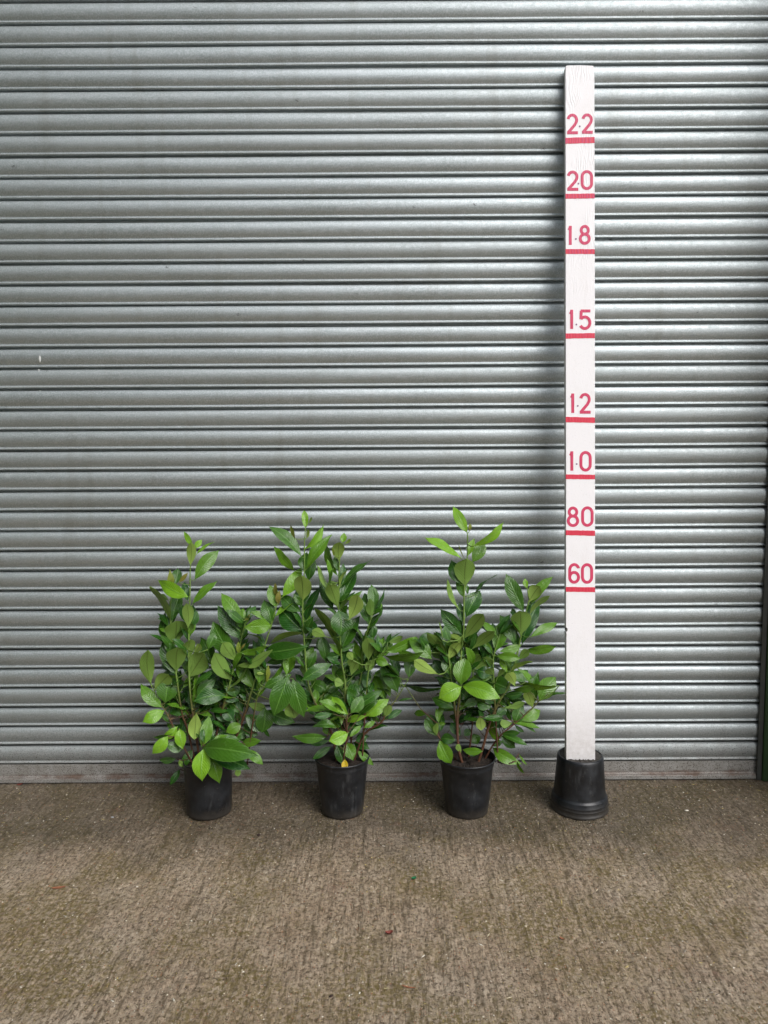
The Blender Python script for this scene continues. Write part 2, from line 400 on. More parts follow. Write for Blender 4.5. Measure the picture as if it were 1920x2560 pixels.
me.polygons.add(len(Q)); me.polygons.foreach_set('loop_start', (np.arange(len(Q))*4).astype(np.int32))
me.polygons.foreach_set('loop_total', np.full(len(Q), 4, dtype=np.int32))
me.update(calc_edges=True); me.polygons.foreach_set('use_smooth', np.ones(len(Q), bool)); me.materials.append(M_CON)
ground = bpy.data.objects.new('ground', me); COL.objects.link(ground); tag(ground, kind='structure')
def gz(x, y): return float(ground_h(np.array([x]), np.array([y]))[0])

# ------------------------------------------------------------------ roller shutter
PITCHZ = 0.0765
XR = 1.447
shut = empty('roller_shutter', (0, 0, 0), 'closed galvanised steel roller shutter door filling the whole background', 'roller shutter')
prof = [(0.0, -4), (0.008, 1.0), (0.025, 6), (0.07, 9.0), (0.13, 11.4), (0.21, 13.2), (0.30, 14.0), (0.39, 14.0), (0.48, 13.0), (0.57, 11.0),
        (0.65, 8.4), (0.71, 5.8), (0.745, 4.3), (0.765, 3.8), (0.785, 4.4), (0.80, 5.8), (0.82, 7.6), (0.845, 8.6), (0.868, 8.2), (0.886, 6.4), (0.90, 2.0), (0.903, -6.0), (0.950, -13.0), (0.985, -9.0)]
Z_BOT = 0.0725                                   # top of the bottom plate = lower edge of last slat
NS = 46
sx = np.concatenate([np.linspace(-2.75, -1.7, 6), np.linspace(-1.65, XR+0.006, 110)])
Vs = []; Fs = []
for k in range(NS):
    ztop = Z_BOT + PITCHZ*(k+1)
    dz = (vnoise(sx*1.1, np.full_like(sx, k*7.3), 21)-0.5)*0.0022 + RNG.uniform(-0.0005, 0.0005)
    dy = (vnoise(sx*2.2, np.full_like(sx, k*3.7), 22)-0.5)*0.0026 + (vnoise(sx*11, np.full_like(sx, k*2.7), 24)-0.5)*0.0009
    tw = (vnoise(sx*3.1, np.full_like(sx, k*5.1), 23)-0.5)*0.10
    sc = 1 + RNG.uniform(-0.05, 0.05)
    for (u, o) in prof:
        oo = o*0.001*sc
        y = -(oo + dy*(1 if o > 0 else 0) + oo*tw*(u-0.35)*2)
        z = ztop - u*PITCHZ + dz
        Vs.append(np.stack([sx, y, z], -1))
m = len(sx); rows = len(Vs); Vs = np.concatenate(Vs)
for j in range(rows-1):
    P = len(prof)
    if j % P == P-1:
        continue
    for i in range(m-1):
        Fs.append((j*m+i, (j+1)*m+i, (j+1)*m+i+1, j*m+i+1))
mesh_obj('slat_curtain', Vs, Fs, M_SH, shut)
# backing inside the gaps so no light comes through
b = MB(); b.box(-2.75, XR+0.006, 0.015, 0.020, 0.05, Z_BOT+PITCHZ*NS); b.build('curtain_back', M_RAIL, shut)
# bottom plate with its lip
b = MB(); prof2 = [(-0.002, 0.074), (-0.006, 0.0725), (-0.0065, 0.030), (-0.010, 0.0255), (-0.017, 0.0235), (-0.0185, 0.020), (-0.0185, 0.0075), (-0.016, 0.006), (0.004, 0.006), (0.004, 0.074)]
xx = np.linspace(-2.75, XR+0.006, 90)
V2 = [(x, y + (vnoise(np.array([x*3]), np.array([1.0]), 31)[0]-0.5)*0.002, z) for x in xx for (y, z) in prof2]
n2 = len(prof2)
b.add(V2, [(i*n2+j, i*n2+(j+1) % n2, (i+1)*n2+(j+1) % n2, (i+1)*n2+j) for i in range(len(xx)-1) for j in range(n2)])
o = b.build('bottom_plate', M_PL, shut, False, label='flat bottom plate with rust line and dirt specks')
# guide rails (steel channels) at both ends
for s_, x0 in ((1, XR), (-1, -2.72)):
    b = MB()
    xa, xb = (x0-0.006, x0+0.012) if s_ > 0 else (x0-0.028, x0)
    b.box(xa, xb, -0.024, -0.0195, 0.004, 3.66, 0.001)
    xo0, xo1 = (xb-0.004, xb+0.001) if s_ > 0 else (xa-0.001, xa+0.004)
    b.box(xo0, xo1, -0.0190, 0.05, 0.004, 3.66)
    b.build('guide_rail', M_RAIL, shut)

# green steel opening around the door
gw = empty('door_surround', (1.6, 0, 0), 'dark green steel door surround beside the right end of the shutter', 'door frame')
b = MB(); b.box(1.4610, 1.62, -0.030, 0.25, 0.0, 4.2, 0.003); b.box(1.6205, 1.80, -0.38, 0.25, 0.0, 4.2, 0.004)  # outer box: unseen deep return, added to dim the shutter's right end
b.build('jamb', M_GREEN, gw)  # right jamb together with its added unseen return
b = MB(); b.box(-2.95, -2.7495, -0.052, 0.25, 0.0, 4.2, 0.003); b.box(-3.15, -2.9505, -0.46, 0.25, 0.0, 4.2, 0.004); b.build('jamb', M_GREEN, gw)
b = MB(); b.box(-2.749, 1.4605, -0.25, 0.25, 3.55, 4.2, 0.003); b.build('header', M_GREEN, gw)

# small marks on the shutter: bird dropping
M_BIRD = simple('dried_white_splash', (0.58, 0.60, 0.59), 0.8)
def blob(name, px, py, Y, w, h, th, mat, parent=None, label=None, cat=None, seed=1, tail=0.0):
    c = at(px, py, Y); rn = random.Random(seed); n = 14
    V = [(c.x, c.y-th, c.z)]; ring = []
    for k in range(n):
        t = 2*math.pi*k/n; q = rn.uniform(0.8, 1.15)
        zz = math.sin(t)*h/2*q; wx = math.cos(t)*w/2*q*(1 + tail*zz/(h/2))
        ring.append((c.x+wx, c.y, c.z+zz))
    V += [((p[0]+c.x)/2*1.0, p[1]-th*0.8, (p[2]+c.z)/2) for p in ring] + ring
    Fc = [(0, 1+k, 1+(k+1) % n) for k in range(n)] + [(1+k, 1+n+k, 1+n+(k+1) % n, 1+(k+1) % n) for k in range(n)]
    Fc = [f[::-1] for f in Fc]
    return mesh_obj(name, V, Fc, mat, parent)
o = blob('splash_mark', 99.5, 898, -0.0145, 0.009, 0.026, 0.0012, M_BIRD, shut, seed=3, tail=0.6)
blob('splash_mark', 97, 925, -0.009, 0.006, 0.007, 0.001, M_BIRD, shut, seed=5)
blob('splash_mark', 100, 977, -0.009, 0.006, 0.003, 0.001, M_BIRD, shut, seed=6)
o = blob('splash_mark', 54, 72, -0.009, 0.012, 0.006, 0.001, simple('orange_stain', (0.45, 0.20, 0.04), 0.8), shut, seed=8)

# ------------------------------------------------------------------ height marker post
PB = Vector((0.688, -0.272, 0.20)); LEAN = math.radians(5.25); TILT = math.radians(0.35)
gauge = empty('height_marker', (0.697, -0.225, 0), 'tall white painted board marked with red height numbers, standing in an upturned black pot', 'measuring post')
ez = Vector((math.sin(TILT), math.sin(LEAN), math.cos(LEAN))).normalized(); ex = Vector((1, 0, 0)); ex = (ex - ez*ex.dot(ez)).normalized(); ey = ez.cross(ex)  # ey -> towards the door
def on_board(x, s, d=0.0):      # x across from left edge 0..BW, s up the board, d out of the face
    return PB + ex*(x - BW/2) + ez*s - ey*d
BW, BT, BL = 0.1035, 0.024, 2.468
# plank: outline with worn corners and a notch in the left edge
out = [(0.002, -0.02), (BW-0.002, -0.02)]
out += [(BW, 0.0), (BW+0.0006, 0.7), (BW+0.001, 1.6), (BW, BL-0.045), (BW-0.0015, BL-0.012), (BW-0.004, BL-0.002), (BW*0.5, BL), (0.004, BL-0.001), (0.001, BL-0.006), (0, BL-0.03), (0.0, 1.7), (0.0006, 1.0)]
sn = 0.6 + (1475.6-1576)/703
out += [(0.0, sn+0.009), (0.004, sn+0.006), (0.0055, sn), (0.004, sn-0.005), (-0.0005, sn-0.009), (0.001, sn-0.014), (0.001, 0.3), (0.0005, 0.0)]
V = []; n = len(out)
for d, ins in ((0.0, 0.0012), (-0.0012, 0.0), (-(BT-0.001), 0.0), (-BT, 0.001)):
    for (x, s) in out:
        xi = x + (ins if x < BW/2 else -ins); V.append(on_board(xi, s - (ins if s > BL/2 else 0), d))
Fc = [tuple(range(n))] + [tuple(range(4*n-1, 3*n-1, -1))]
for j in range(3):
    for i in range(n): Fc.append((j*n+i, (j+1)*n+i, (j+1)*n+(i+1) % n, j*n+(i+1) % n))
mesh_obj('plank', V, Fc, M_WHITE, gauge, False)
knot = MB(); p = on_board(0.004, sn, 0.0); knot.tube([p + ey*0.016, p + ey*0.0005], [0.0052, 0.0045], 10); knot.build('bolt', simple('grey_bolt', (0.10, 0.095, 0.08), 0.6, 0.3), gauge)
# bars: (left end, right end) as s
U = 1/(3.687*703)
def s_of(y): return 0.6 + (1475.6 - y)/703
bars = [(100+900/3.687, 100+955/3.687, 1.5), (100+1420/3.687, 100+1465/3.687, 1), (100+1932/3.687, 100+1977/3.687, -0.5), (700+497/3.687, 700+543/3.687, 1), (700+1270/3.687, 700+1320/3.687, -1.5),
        (700+1800/3.687, 700+1842/3.687, -0.8), (1250+287/3.687, 1250+333/3.687, -1.2), (1250+808/3.687, 1250+853/3.687, -0.8)]
names = ['22', '20', '18', '15', '12', '10', '80', '60']
def flat_on_board(name, polys, mat, th=0.0007, label=None, seed=0):
    V = []; Fc = []
    for poly in polys:      # poly: list of quads strips [(l,r),...] in board coords
        n0 = len(V); k = len(poly)
        for (a, c) in poly:
            for d in (th, 0.0002):
                V.append(on_board(a[0], a[1], d)); V.append(on_board(c[0], c[1], d))
        for i in range(k-1):
            q = n0+i*4; w = q+4
            Fc += [(q, q+1, w+1, w), (q, w, w+2, q+2), (q+1, q+3, w+3, w+1)]
        Fc += [(n0, n0+2, n0+3, n0+1), (n0+(k-1)*4, n0+(k-1)*4+1, n0+(k-1)*4+3, n0+(k-1)*4+2)]
    o = mesh_obj(name, V, Fc, mat, gauge, False)
    if label: o["label"] = label
    return o
for (y0, y1, tl), nm in zip(bars, names):
    a, c = s_of(y0), s_of(y1); t = tl*0.0016; rn = random.Random(int(nm)); st = []
    for i in range(13):
        x = -0.0003 + (BW+0.0006)*i/12; j0 = rn.uniform(-.0005, .0005); j1 = rn.uniform(-.0005, .0005)
        st.append(((x, a + t*(i/12-0.5) + j0), (x, c + t*(i/12-0.5) + j1)))
    flat_on_board('mark_line', [st], M_RED, 0.0008, label='red line below the number ' + (nm if int(nm) > 25 else nm[0]+'.'+nm[1]))
def arc(cx, cy, rx, ry, a0, a1, n=14):
    return [(cx + rx*math.cos(math.radians(a0+(a1-a0)*i/n)), cy + ry*math.sin(math.radians(a0+(a1-a0)*i/n))) for i in range(n+1)]
def glyph(ch):      # unit box: centre-line strokes 0..1 wide, 0..1 tall
    if ch == '0': return [arc(.5, .70, .5, .30, 0, 180, 12) + arc(.5, .30, .5, .30, 180, 360, 12) + [(1.0, .30), (1.0, .70)]]
    if ch == '2': return [arc(.48, .72, .46, .28, 168, -30, 12) + [(.70, .42), (.02, .0)], [(-.08, .0), (1.08, .0)]]
    if ch == '1': return [[(.62, 1.04), (.60, -.04)], [(.02, .80), (.30, .86), (.58, .98)]]
    if ch == '5': return [[(1.06, 1.0), (-.03, 1.0)], [(.04, 1.0), (.0, .53)], arc(.44, .33, .56, .33, 140, -150, 16)]
    if ch == '8': return [arc(.5, .77, .40, .23, -90, 270, 20), arc(.5, .27, .5, .27, 90, 450, 20)]
    if ch == '6': return [[(.97, .80)] + arc(.52, .68, .50, .32, 25, 180, 10) + [(.02, .45), (.02, .32)], arc(.50, .28, .48, .28, 0, 360, 20)]
def stroke(pts, w):
    P = [Vector((p[0], p[1])) for p in pts]; st = []; closed = (P[0]-P[-1]).length < 1e-5
    for i, p in enumerate(P):
        a = P[i-1] if i > 0 else (P[-2] if closed else P[0]); c = P[i+1] if i < len(P)-1 else (P[1] if closed else P[-1])
        d = (c-a).normalized(); nn = Vector((-d.y, d.x)); st.append((tuple(p+nn*w/2), tuple(p-nn*w/2)))
    return st
SW = 27.0
nums = [  # label, board-left unit, y origin, glyphs (char, x0, x1, ytop, ybottom) in crop units, dot
 ('2.2', 284, 100, [('2', 293, 406, 680, 870), ('2', 430, 542, 678, 866)], (416, 798)),
 ('2.0', 288, 100, [('2', 298, 413, 1206, 1393), ('0', 428, 542, 1202, 1386)], (407, 1327)),
 ('1.8', 293, 100, [('1', 308, 360, 1710, 1900), ('8', 415, 525, 1708, 1892)], (388, 1838)),
 ('1.5', 293, 700, [('1', 320, 372, 272, 463), ('5', 420, 530, 277, 466)], (392, 416)),
 ('1.2', 289, 700, [('1', 325, 377, 1045, 1238), ('2', 412, 525, 1047, 1238)], (400, 1166)),
 ('1.0', 286, 700, [('1', 313, 365, 1578, 1770), ('0', 412, 525, 1582, 1772)], (386, 1702)),
 ('80', 284, 1250, [('8', 293, 407, 66, 255), ('0', 425, 540, 64, 253)], None),
 ('60', 282, 1250, [('6', 302, 414, 587, 777), ('0', 421, 533, 588, 778)], None)]
M_DOT = simple('dark_dot_paint', (0.22, 0.10, 0.20), 0.6)
for lab, bl, y0, gl, dot in nums:
    for (ch, xa, xb, ya, yb) in gl:
        W_, H_ = (xb-xa-SW), (yb-ya-SW); polys = []; k = 0
        for st in glyph(ch):
            pts = [(xa+SW/2+p[0]*W_, yb-SW/2-p[1]*H_) for p in st]
            bp = [((p[0]-bl)*U, s_of(y0+p[1]/3.687)) for p in pts]
            polys.append((stroke(bp, SW*U*(0.9 if ch == '1' and k == 1 else 1.0)), k)); k += 1
        # strokes of one glyph stand a hair apart so they never share a plane
        V = []; 
        o = None
        allp = []
        for st, k in polys: allp.append(st)
        VV = []; FF = []
        for idx, poly in enumerate(allp):
            th = 0.0007 + 0.00015*idx; n0 = len(VV)
            for (a, c) in poly:
                for d in (th, 0.0002): VV.append(on_board(a[0], a[1], d)); VV.append(on_board(c[0], c[1], d))
            for i in range(len(poly)-1):
                q = n0+i*4; w = q+4; FF += [(q, q+1, w+1, w), (q, w, w+2, q+2), (q+1, q+3, w+3, w+1)]
        o = mesh_obj('numeral', VV, FF, M_PINK, gauge, False)
        o["label"] = 'red painted digit %s of the mark %s' % (ch, lab)
    if dot:
        d = MB(); p = on_board((dot[0]-bl)*U, s_of(y0+dot[1]/3.687)); d.tube([p+ey*0.001, p-ey*0.0012], 0.0030, 12); d.build('decimal_point', M_DOT, gauge)
# upturned pot
PC = Vector((0.697, -0.230, 0)); M_P4 = plastic_mat('upturned_pot_plastic', 4.0)
b = MB()
pr = [(0.1025, 0.002), (0.1045, 0.001), (0.1055, 0.0035), (0.1050, 0.009), (0.1036, 0.0105), (0.1034, 0.023), (0.1041, 0.0242), (0.1032, 0.0256), (0.1022, 0.034), (0.1028, 0.0352), (0.1018, 0.0366), (0.1004, 0.050), (0.0990, 0.0535),
      (0.0950, 0.0565), (0.0936, 0.062), (0.0915, 0.085), (0.0888, 0.120), (0.0862, 0.155), (0.0842, 0.182), (0.0830, 0.193), (0.0800, 0.1985), (0.0765, 0.199), (0.0745, 0.196), (0.0740, 0.188)]
b.lathe([(r0*0.972, z0) for r0, z0 in pr], PC, 96, 0.006, 4); o = b.build('base_pot', M_P4, gauge, True); o["label"] = 'upturned black plastic pot with ridged rim on the ground'
# broken bottom filled with dark concrete around the board
n = 64; V = [(PC.x, PC.y, 0.196)]; Fc = []; rn = random.Random(9)
for rr_, k in ((0.025, 0), (0.045, 1), (0.06, 2), (0.0735, 3), (0.078, 4)):
    for i in range(n):
        t = 2*math.pi*i/n; V.append((PC.x+rr_*math.cos(t), PC.y+rr_*math.sin(t), (0.190 if k == 4 else 0.197) + rn.uniform(-0.003, 0.0028)))
for i in range(n): Fc.append((0, 1+i, 1+(i+1) % n))
for k in range(4):
    for i in range(n): Fc.append((1+k*n+i, 1+(k+1)*n+i, 1+(k+1)*n+(i+1) % n, 1+k*n+(i+1) % n))
fill = mesh_obj('concrete_fill', V, Fc, simple('dirty_fill', (0.045, 0.04, 0.034), 0.9, 0, 0.6, 140, 0.004), gauge, False)

# ------------------------------------------------------------------ leaves
PROF = [(0.0, 0.03), (0.045, 0.10), (0.10, 0.30), (0.19, 0.60), (0.30, 0.84), (0.41, 0.96), (0.52, 1.0), (0.63, 0.95), (0.73, 0.80), (0.82, 0.57), (0.89, 0.34), (0.94, 0.16), (0.975, 0.07), (1.0, 0.010)]
NU = 6
class Foliage:
    def __init__(s): s.V = []; s.F = []; s.mi = []; s.uv = []; s.t = []; s.n = 0
    def leaf(s, base, tip, width, nrm, tint, arch=0.10, fold=0.22, wave=0.03, rn=random, obov=0.0):
        a = tip-base; L = a.length
        if L < 1e-4: return
        a.normalize(); nrm = (nrm - a*nrm.dot(a))
        if nrm.length < 1e-4: nrm = Vector((0.1, -1, 0.2)) - a*a.dot(Vector((0.1, -1, 0.2)))
        nrm.normalize(); side = a.cross(nrm)
        ph = rn.uniform(0, 6.28); tw = rn.uniform(-0.45, 0.45); wl = rn.uniform(0.9, 1.08); sk = rn.uniform(-0.22, 0.22); bend = rn.uniform(-0.06, 0.06)*L
        fq = rn.uniform(8, 13)
        grid = []
        for (t, w) in PROF:
            t2 = t + obov*t*(1-t)
            w_ = w*width/2*(1 + sk*(t-0.5)*2*(1 if t < 0.9 else 0.5))
            for j in range(NU+1):
                u = -1 + 2*j/NU
                x = u*w_*(wl if u > 0 else 1)
                z = fold*abs(x)*(1 - 0.45*abs(u)) + arch*L*4*t2*(1-t2) - 0.05*L*t2*t2 + wave*L*0.35*math.sin(fq*t2+ph*(1 if u > 0 else 2))*u*u
                ang = tw*t2
                p = base + a*(t2*L) + side*(x*math.cos(ang) + bend*4*t2*(1-t2)) + nrm*(z + x*math.sin(ang))
                grid.append((p, (0.5+u*0.5, t)))
        R = len(PROF); C = NU+1
        n0 = s.n
        for lay in (0, 1):
            for i, (p, q) in enumerate(grid):
                pp = p if lay == 0 else p - nrm*0.0005
                s.V.append((pp.x, pp.y, pp.z)); s.uv.append(q); s.t.append((*tint, 1))
            for r in range(R-1):
                for c in range(C-1):
                    k = n0 + lay*R*C + r*C + c
                    f = (k, k+1, k+C+1, k+C) if lay == 1 else (k, k+C, k+C+1, k+1)
                    s.F.append(f); s.mi.append(lay)
        s.n += 2*R*C
    def stalks(s, mb):
        k = s.n
        s.V += mb.v; s.F += [tuple(i+k for i in f) for f in mb.f]; s.mi += [2]*len(mb.f); s.uv += [(0, 0)]*len(mb.v); s.t += [(0, 0, 0, 1)]*len(mb.v); s.n += len(mb.v)
    def build(s, name, parent, label=None):
        if not s.n: return
        o = mesh_obj(name, s.V, s.F, [M_LT, M_LU, M_STEM], parent, True, s.mi, s.uv, s.t)
        if label: o["label"] = label
        return o
CROP = {'A': (320, 1300, 3.456), 'B': (320, 1700, 3.456), 'C': (640, 1250, 3.95), 'D': (640, 1600, 3.95), 'E': (1000, 1250, 3.77), 'F': (1000, 1600, 3.77)}
def pt(c, x, y, Y):
    o = CROP[c]; return at(o[0]+x/o[2], o[1]+y/o[2], Y)

# kinds: T dark upper side, t mid green upper, Y young bright upper, G glossy upper, U underside, V young underside, B bronze tip
TONE = {'T': 0.05, 't': 0.42, 'Y': 0.85, 'G': 0.12, 'U': 0.35, 'V': 0.85, 'B': 0.8}
def make_plant(name, cx, cy, r_top, r_bot, height, seed, label, group, stems, leaves, fill, pot_mat, rimstyle=0):
    rn = random.Random(seed)
    root = empty(name, (cx, cy, 0), label, 'potted plant', group)
    # pot
    b = MB(); H = height; rt, rb = r_top, r_bot
    def rad(z): return rb + (rt*0.955-rb)*(z/H)
    pr = [(rb*0.30, 0.006), (rb*0.86, 0.005), (rb*0.93, 0.0015), (rb*0.985, 0.004), (rb, 0.012), (rad(H*0.35), H*0.35), (rad(H*0.6), H*0.6), (rad(H*0.84), H*0.84), (rad(H*0.845)+0.0016, H*0.85),
          (rad(H*0.9)+0.0020, H*0.90), (rad(H*0.955)+0.002, H*0.955), (rt*0.985, H*0.962), (rt, H*0.972), (rt*1.004, H*0.985), (rt, H*0.997), (rt*0.985, H), (rt*0.965, H*0.996), (rt*0.955, H*0.98), (rt*0.935, H*0.88), (rt*0.925, H*0.85)]
    b.lathe(pr, (cx, cy, 0.0), 96, 0.004, seed)
    o = b.build('pot', pot_mat, root, True); o["label"] = 'black plastic nursery pot'
    # soil
    n = 56; V = [(cx, cy, H*0.91)]; Fc = []
    for k in range(1, 9):
        for i in range(n):
            t = 2*math.pi*i/n; rr = rt*0.94*k/8; V.append((cx+rr*math.cos(t), cy+rr*math.sin(t), H*0.90 - 0.004*(k/8)**3 + rn.uniform(-0.0035, 0.0035)))
    for i in range(n): Fc.append((0, 1+i, 1+(i+1) % n))
    for k in range(7):
        for i in range(n): Fc.append((1+k*n+i, 1+(k+1)*n+i, 1+(k+1)*n+(i+1) % n, 1+k*n+(i+1) % n))
    mesh_obj('soil', V, Fc, M_SOIL, root, False)
    # stems
    samples = []
    for st in stems:
        pts3 = []
        for (c, x, y, dy) in st['p']: pts3.append(pt(c, x, y, cy+dy))
        pts3[0].z = min(pts3[0].z, H*0.88)
        # Catmull-Rom refinement
        fine = []
        for i in range(len(pts3)-1):
            p0 = pts3[max(i-1, 0)]; p1 = pts3[i]; p2 = pts3[i+1]; p3 = pts3[min(i+2, len(pts3)-1)]
            for k in range(6):
                t = k/6; fine.append(0.5*((2*p1) + (p2-p0)*t + (2*p0-5*p1+4*p2-p3)*t*t + (3*p1-p0-3*p2+p3)*t**3))
        fine.append(pts3[-1]); m_ = len(fine)
        rads = [st['r']*(1-0.62*i/(m_-1))*(1 + (0.18 if i % 7 == 3 else 0)) for i in range(m_)]
        b = MB(); b.tube(fine, rads, 8); b.build('stem', M_STEM, root, True)
        samples += [(p, rads[i]) for i, p in enumerate(fine)]
    fol = Foliage(); yng = Foliage(); twigs = MB(); yel = Foliage()
    extra = []
    def attach(base):
        best = min(samples+extra, key=lambda q: (q[0]-base).length + (0.06 if q[0].z > base.z+0.005 else 0))
        return best
    def twig(base, kind, must=False):
        p, r = attach(base); d = (p-base).length
        if d < 0.003: return
        mid = (p+base)/2 + Vector((0, 0, -0.10*d))
        w = 0.0010 if d < 0.05 else 0.0017
        twigs.tube([p, mid, base], [w*1.3, w*1.1, w], 6)
        if d > 0.05: extra.append(((p+mid)/2, w)); extra.append((mid, w)); extra.append(((mid+base)/2, w))
    for lf in leaves:
        c, bx, by, tx, ty, w, k = lf[:7]; dy = lf[7] if len(lf) > 7 else None
        z = CROP[c][2]
        # depth of the base: take the stem when it is close in the picture
        b0 = pt(c, bx, by, cy)
        near = min(samples, key=lambda q: math.hypot(q[0].x-b0.x, q[0].z-b0.z)); dd = math.hypot(near[0].x-b0.x, near[0].z-b0.z)
        if dy is None:
            if dd < 0.02: yb = near[0].y
            else:
                yb = near[0].y*0.5 + cy*0.5 + {'T': rn.uniform(0.0, 0.07), 'G': rn.uniform(-0.08, -0.01), 't': rn.uniform(-0.06, 0.03)}.get(k, rn.uniform(-0.09, -0.02))
        else: yb = cy + dy
        yb = min(yb, -0.045)
        base = pt(c, bx, by, yb); t0 = pt(c, tx, ty, yb); L2 = (t0-base).length
        up = (t0.z-base.z)/max(L2, 1e-4)
        under = k in 'UV'
        if under: sl = -rn.uniform(0.25, 0.55) if up > -0.2 else rn.uniform(0.1, 0.3)
        elif k == 'B': sl = rn.uniform(-0.15, 0.15)
        else: sl = rn.uniform(0.15, 0.45) if up > 0.25 else -rn.uniform(0.15, 0.5)
        yt = min(yb + sl*L2, -0.02)
        tip = pt(c, tx, ty, yt)
        tip = base + (tip-base)*(1.05 if under else 1.13)
        L = (tip-base).length
        vis = w/z/F_PX*(base-CAM).length*(1.02 if under else 1.06)
        true = max(vis, 0.36*L2) if w/z > 6 else vis
        true = min(true, 0.62*L)if under is False else true
        true = max(true, vis)
        roll = math.acos(min(1, vis/true))*rn.choice((-1, 1)) + rn.uniform(-0.22, 0.22)
        view = (CAM-base).normalized(); a = (tip-base).normalized()
        nn = (view - a*view.dot(a)).normalized()
        nn = Matrix.Rotation(roll, 3, a) @ nn
        if under: nn = -nn
        tn = min(1, max(0, TONE[k] + rn.uniform(-0.09, 0.12)))
        tint = (tn, 0, rn.uniform(0.4, 0.9) if k == 'B' else 0.0)
        small = L < 0.030
        tgt = Foliage() if (k in 'YVB' and (small or k == 'B')) else fol
        arch = rn.uniform(0.03, 0.12) if not under else rn.uniform(0.02, 0.08)
        twig(base, k)
        tgt.leaf(base, tip, true, nn, tint, arch, rn.uniform(0.12, 0.38) if not under else rn.uniform(0.08, 0.25), rn.uniform(0.02, 0.06), rn, 0.42 if under else 0.0)
        if tgt is not fol: tgt.build('leaf_bud', root)
        if k == 'T' and L2 > 0.03 and rn.random() < 0.25:      # a neighbour in the same whorl, further back
            pass
    # inner filler leaves: grow off stem samples away from the viewer and sideways
    lo, hi, cnt, spread = fill
    cand = [q for q in samples if lo < q[0].z < hi and q[0].z > H+0.02]
    made = 0; tries = 0
    while made < cnt and tries < 6000:
        tries += 1
        p, r = rn.choice(cand)
        az = rn.uniform(0, 2*math.pi); el = rn.uniform(0.05, 1.15) if p.z < 0.5 else rn.uniform(0.75, 1.25)
        d = Vector((math.cos(az)*math.cos(el), math.sin(az)*math.cos(el), math.sin(el)))
        if d.y < -0.35: d.y = -d.y
        L = rn.uniform(0.06, 0.12)*(0.75 if p.z < H+0.12 or p.z > 0.5 else 1.0)
        base = p + (d*rn.uniform(0.012, 0.06) + Vector((0, rn.uniform(-0.01, 0.05), 0)))*(1.0 if p.z < 0.5 else 0.25)
        sag = Vector((d.x, d.y, d.z-rn.uniform(0.0, 0.4))).normalized(); tip = base + sag*L
        if max(base.y, tip.y) > -0.035 or tip.z < H*0.9 or tip.z > hi+0.05: continue
        if abs(tip.x-cx) > spread: continue
        nn = Vector((-d.x*0.6+rn.uniform(-.5, .5), -d.y*0.6+rn.uniform(-.7, .2), rn.uniform(0.3, 1.0)))
        twigs.tube([p, (p+base)/2+Vector((0, 0, -0.004)), base], [0.0014, 0.0012, 0.001], 5)
        fol.leaf(base, tip, L*rn.uniform(0.33, 0.42), nn, (rn.choice((0.0, 0.0, 0.06, 0.12, 0.4))+rn.uniform(0, 0.06), 0, 0), rn.uniform(0.02, 0.14), rn.uniform(0.1, 0.4), 0.05, rn); made += 1
    fol.stalks(twigs); fol.build('foliage', root)
    return root

stems1 = [dict(r=0.0042, p=[('B', 640, 800, 0.0), ('B', 590, 500, -0.01), ('A', 555, 1640, -0.02), ('A', 530, 1380, -0.02), ('A', 525, 1000, -0.01), ('A', 535, 650, 0.0), ('A', 540, 400, 0.0), ('A', 575, 240, 0.0)]),
          dict(r=0.0036, p=[('B', 600, 800, 0.03), ('B', 520, 450, 0.01), ('A', 465, 1660, 0.0), ('A', 415, 1320, -0.01), ('A', 385, 1080, 0.02), ('A', 365, 850, 0.03), ('A', 380, 600, 0.03), ('A', 410, 500, 0.03)]),
          dict(r=0.0042, p=[('B', 700, 800, 0.02), ('B', 790, 350, 0.02), ('A', 830, 1590, 0.01), ('A', 870, 1450, 0.0), ('A', 920, 1250, 0.0), ('A', 965, 1080, 0.0), ('A', 1000, 940, 0.0), ('A', 1012, 870, 0.0)]),
          dict(r=0.0044, p=[('B', 760, 800, 0.02), ('B', 930, 500, 0.02), ('B', 1020, 260, 0.01), ('A', 1060, 1500, 0.0), ('A', 1140, 1250, 0.0), ('A', 1190, 1060, 0.0), ('A', 1240, 900, 0.0), ('A', 1300, 680, 0.0)]),
          dict(r=0.0030, p=[('B', 700, 800, -0.03), ('B', 680, 680, -0.06), ('B', 655, 590, -0.09)]),
          dict(r=0.0030, p=[('B', 600, 800, 0.0), ('B', 450, 520, -0.01), ('B', 330, 280, -0.01), ('A', 290, 1600, -0.01), ('A', 200, 1430, 0.0)]),
          dict(r=0.0028, p=[('B', 1020, 300, 0.0), ('A', 1110, 1560, -0.03), ('A', 1180, 1440, -0.03), ('A', 1210, 1330, -0.03)])]
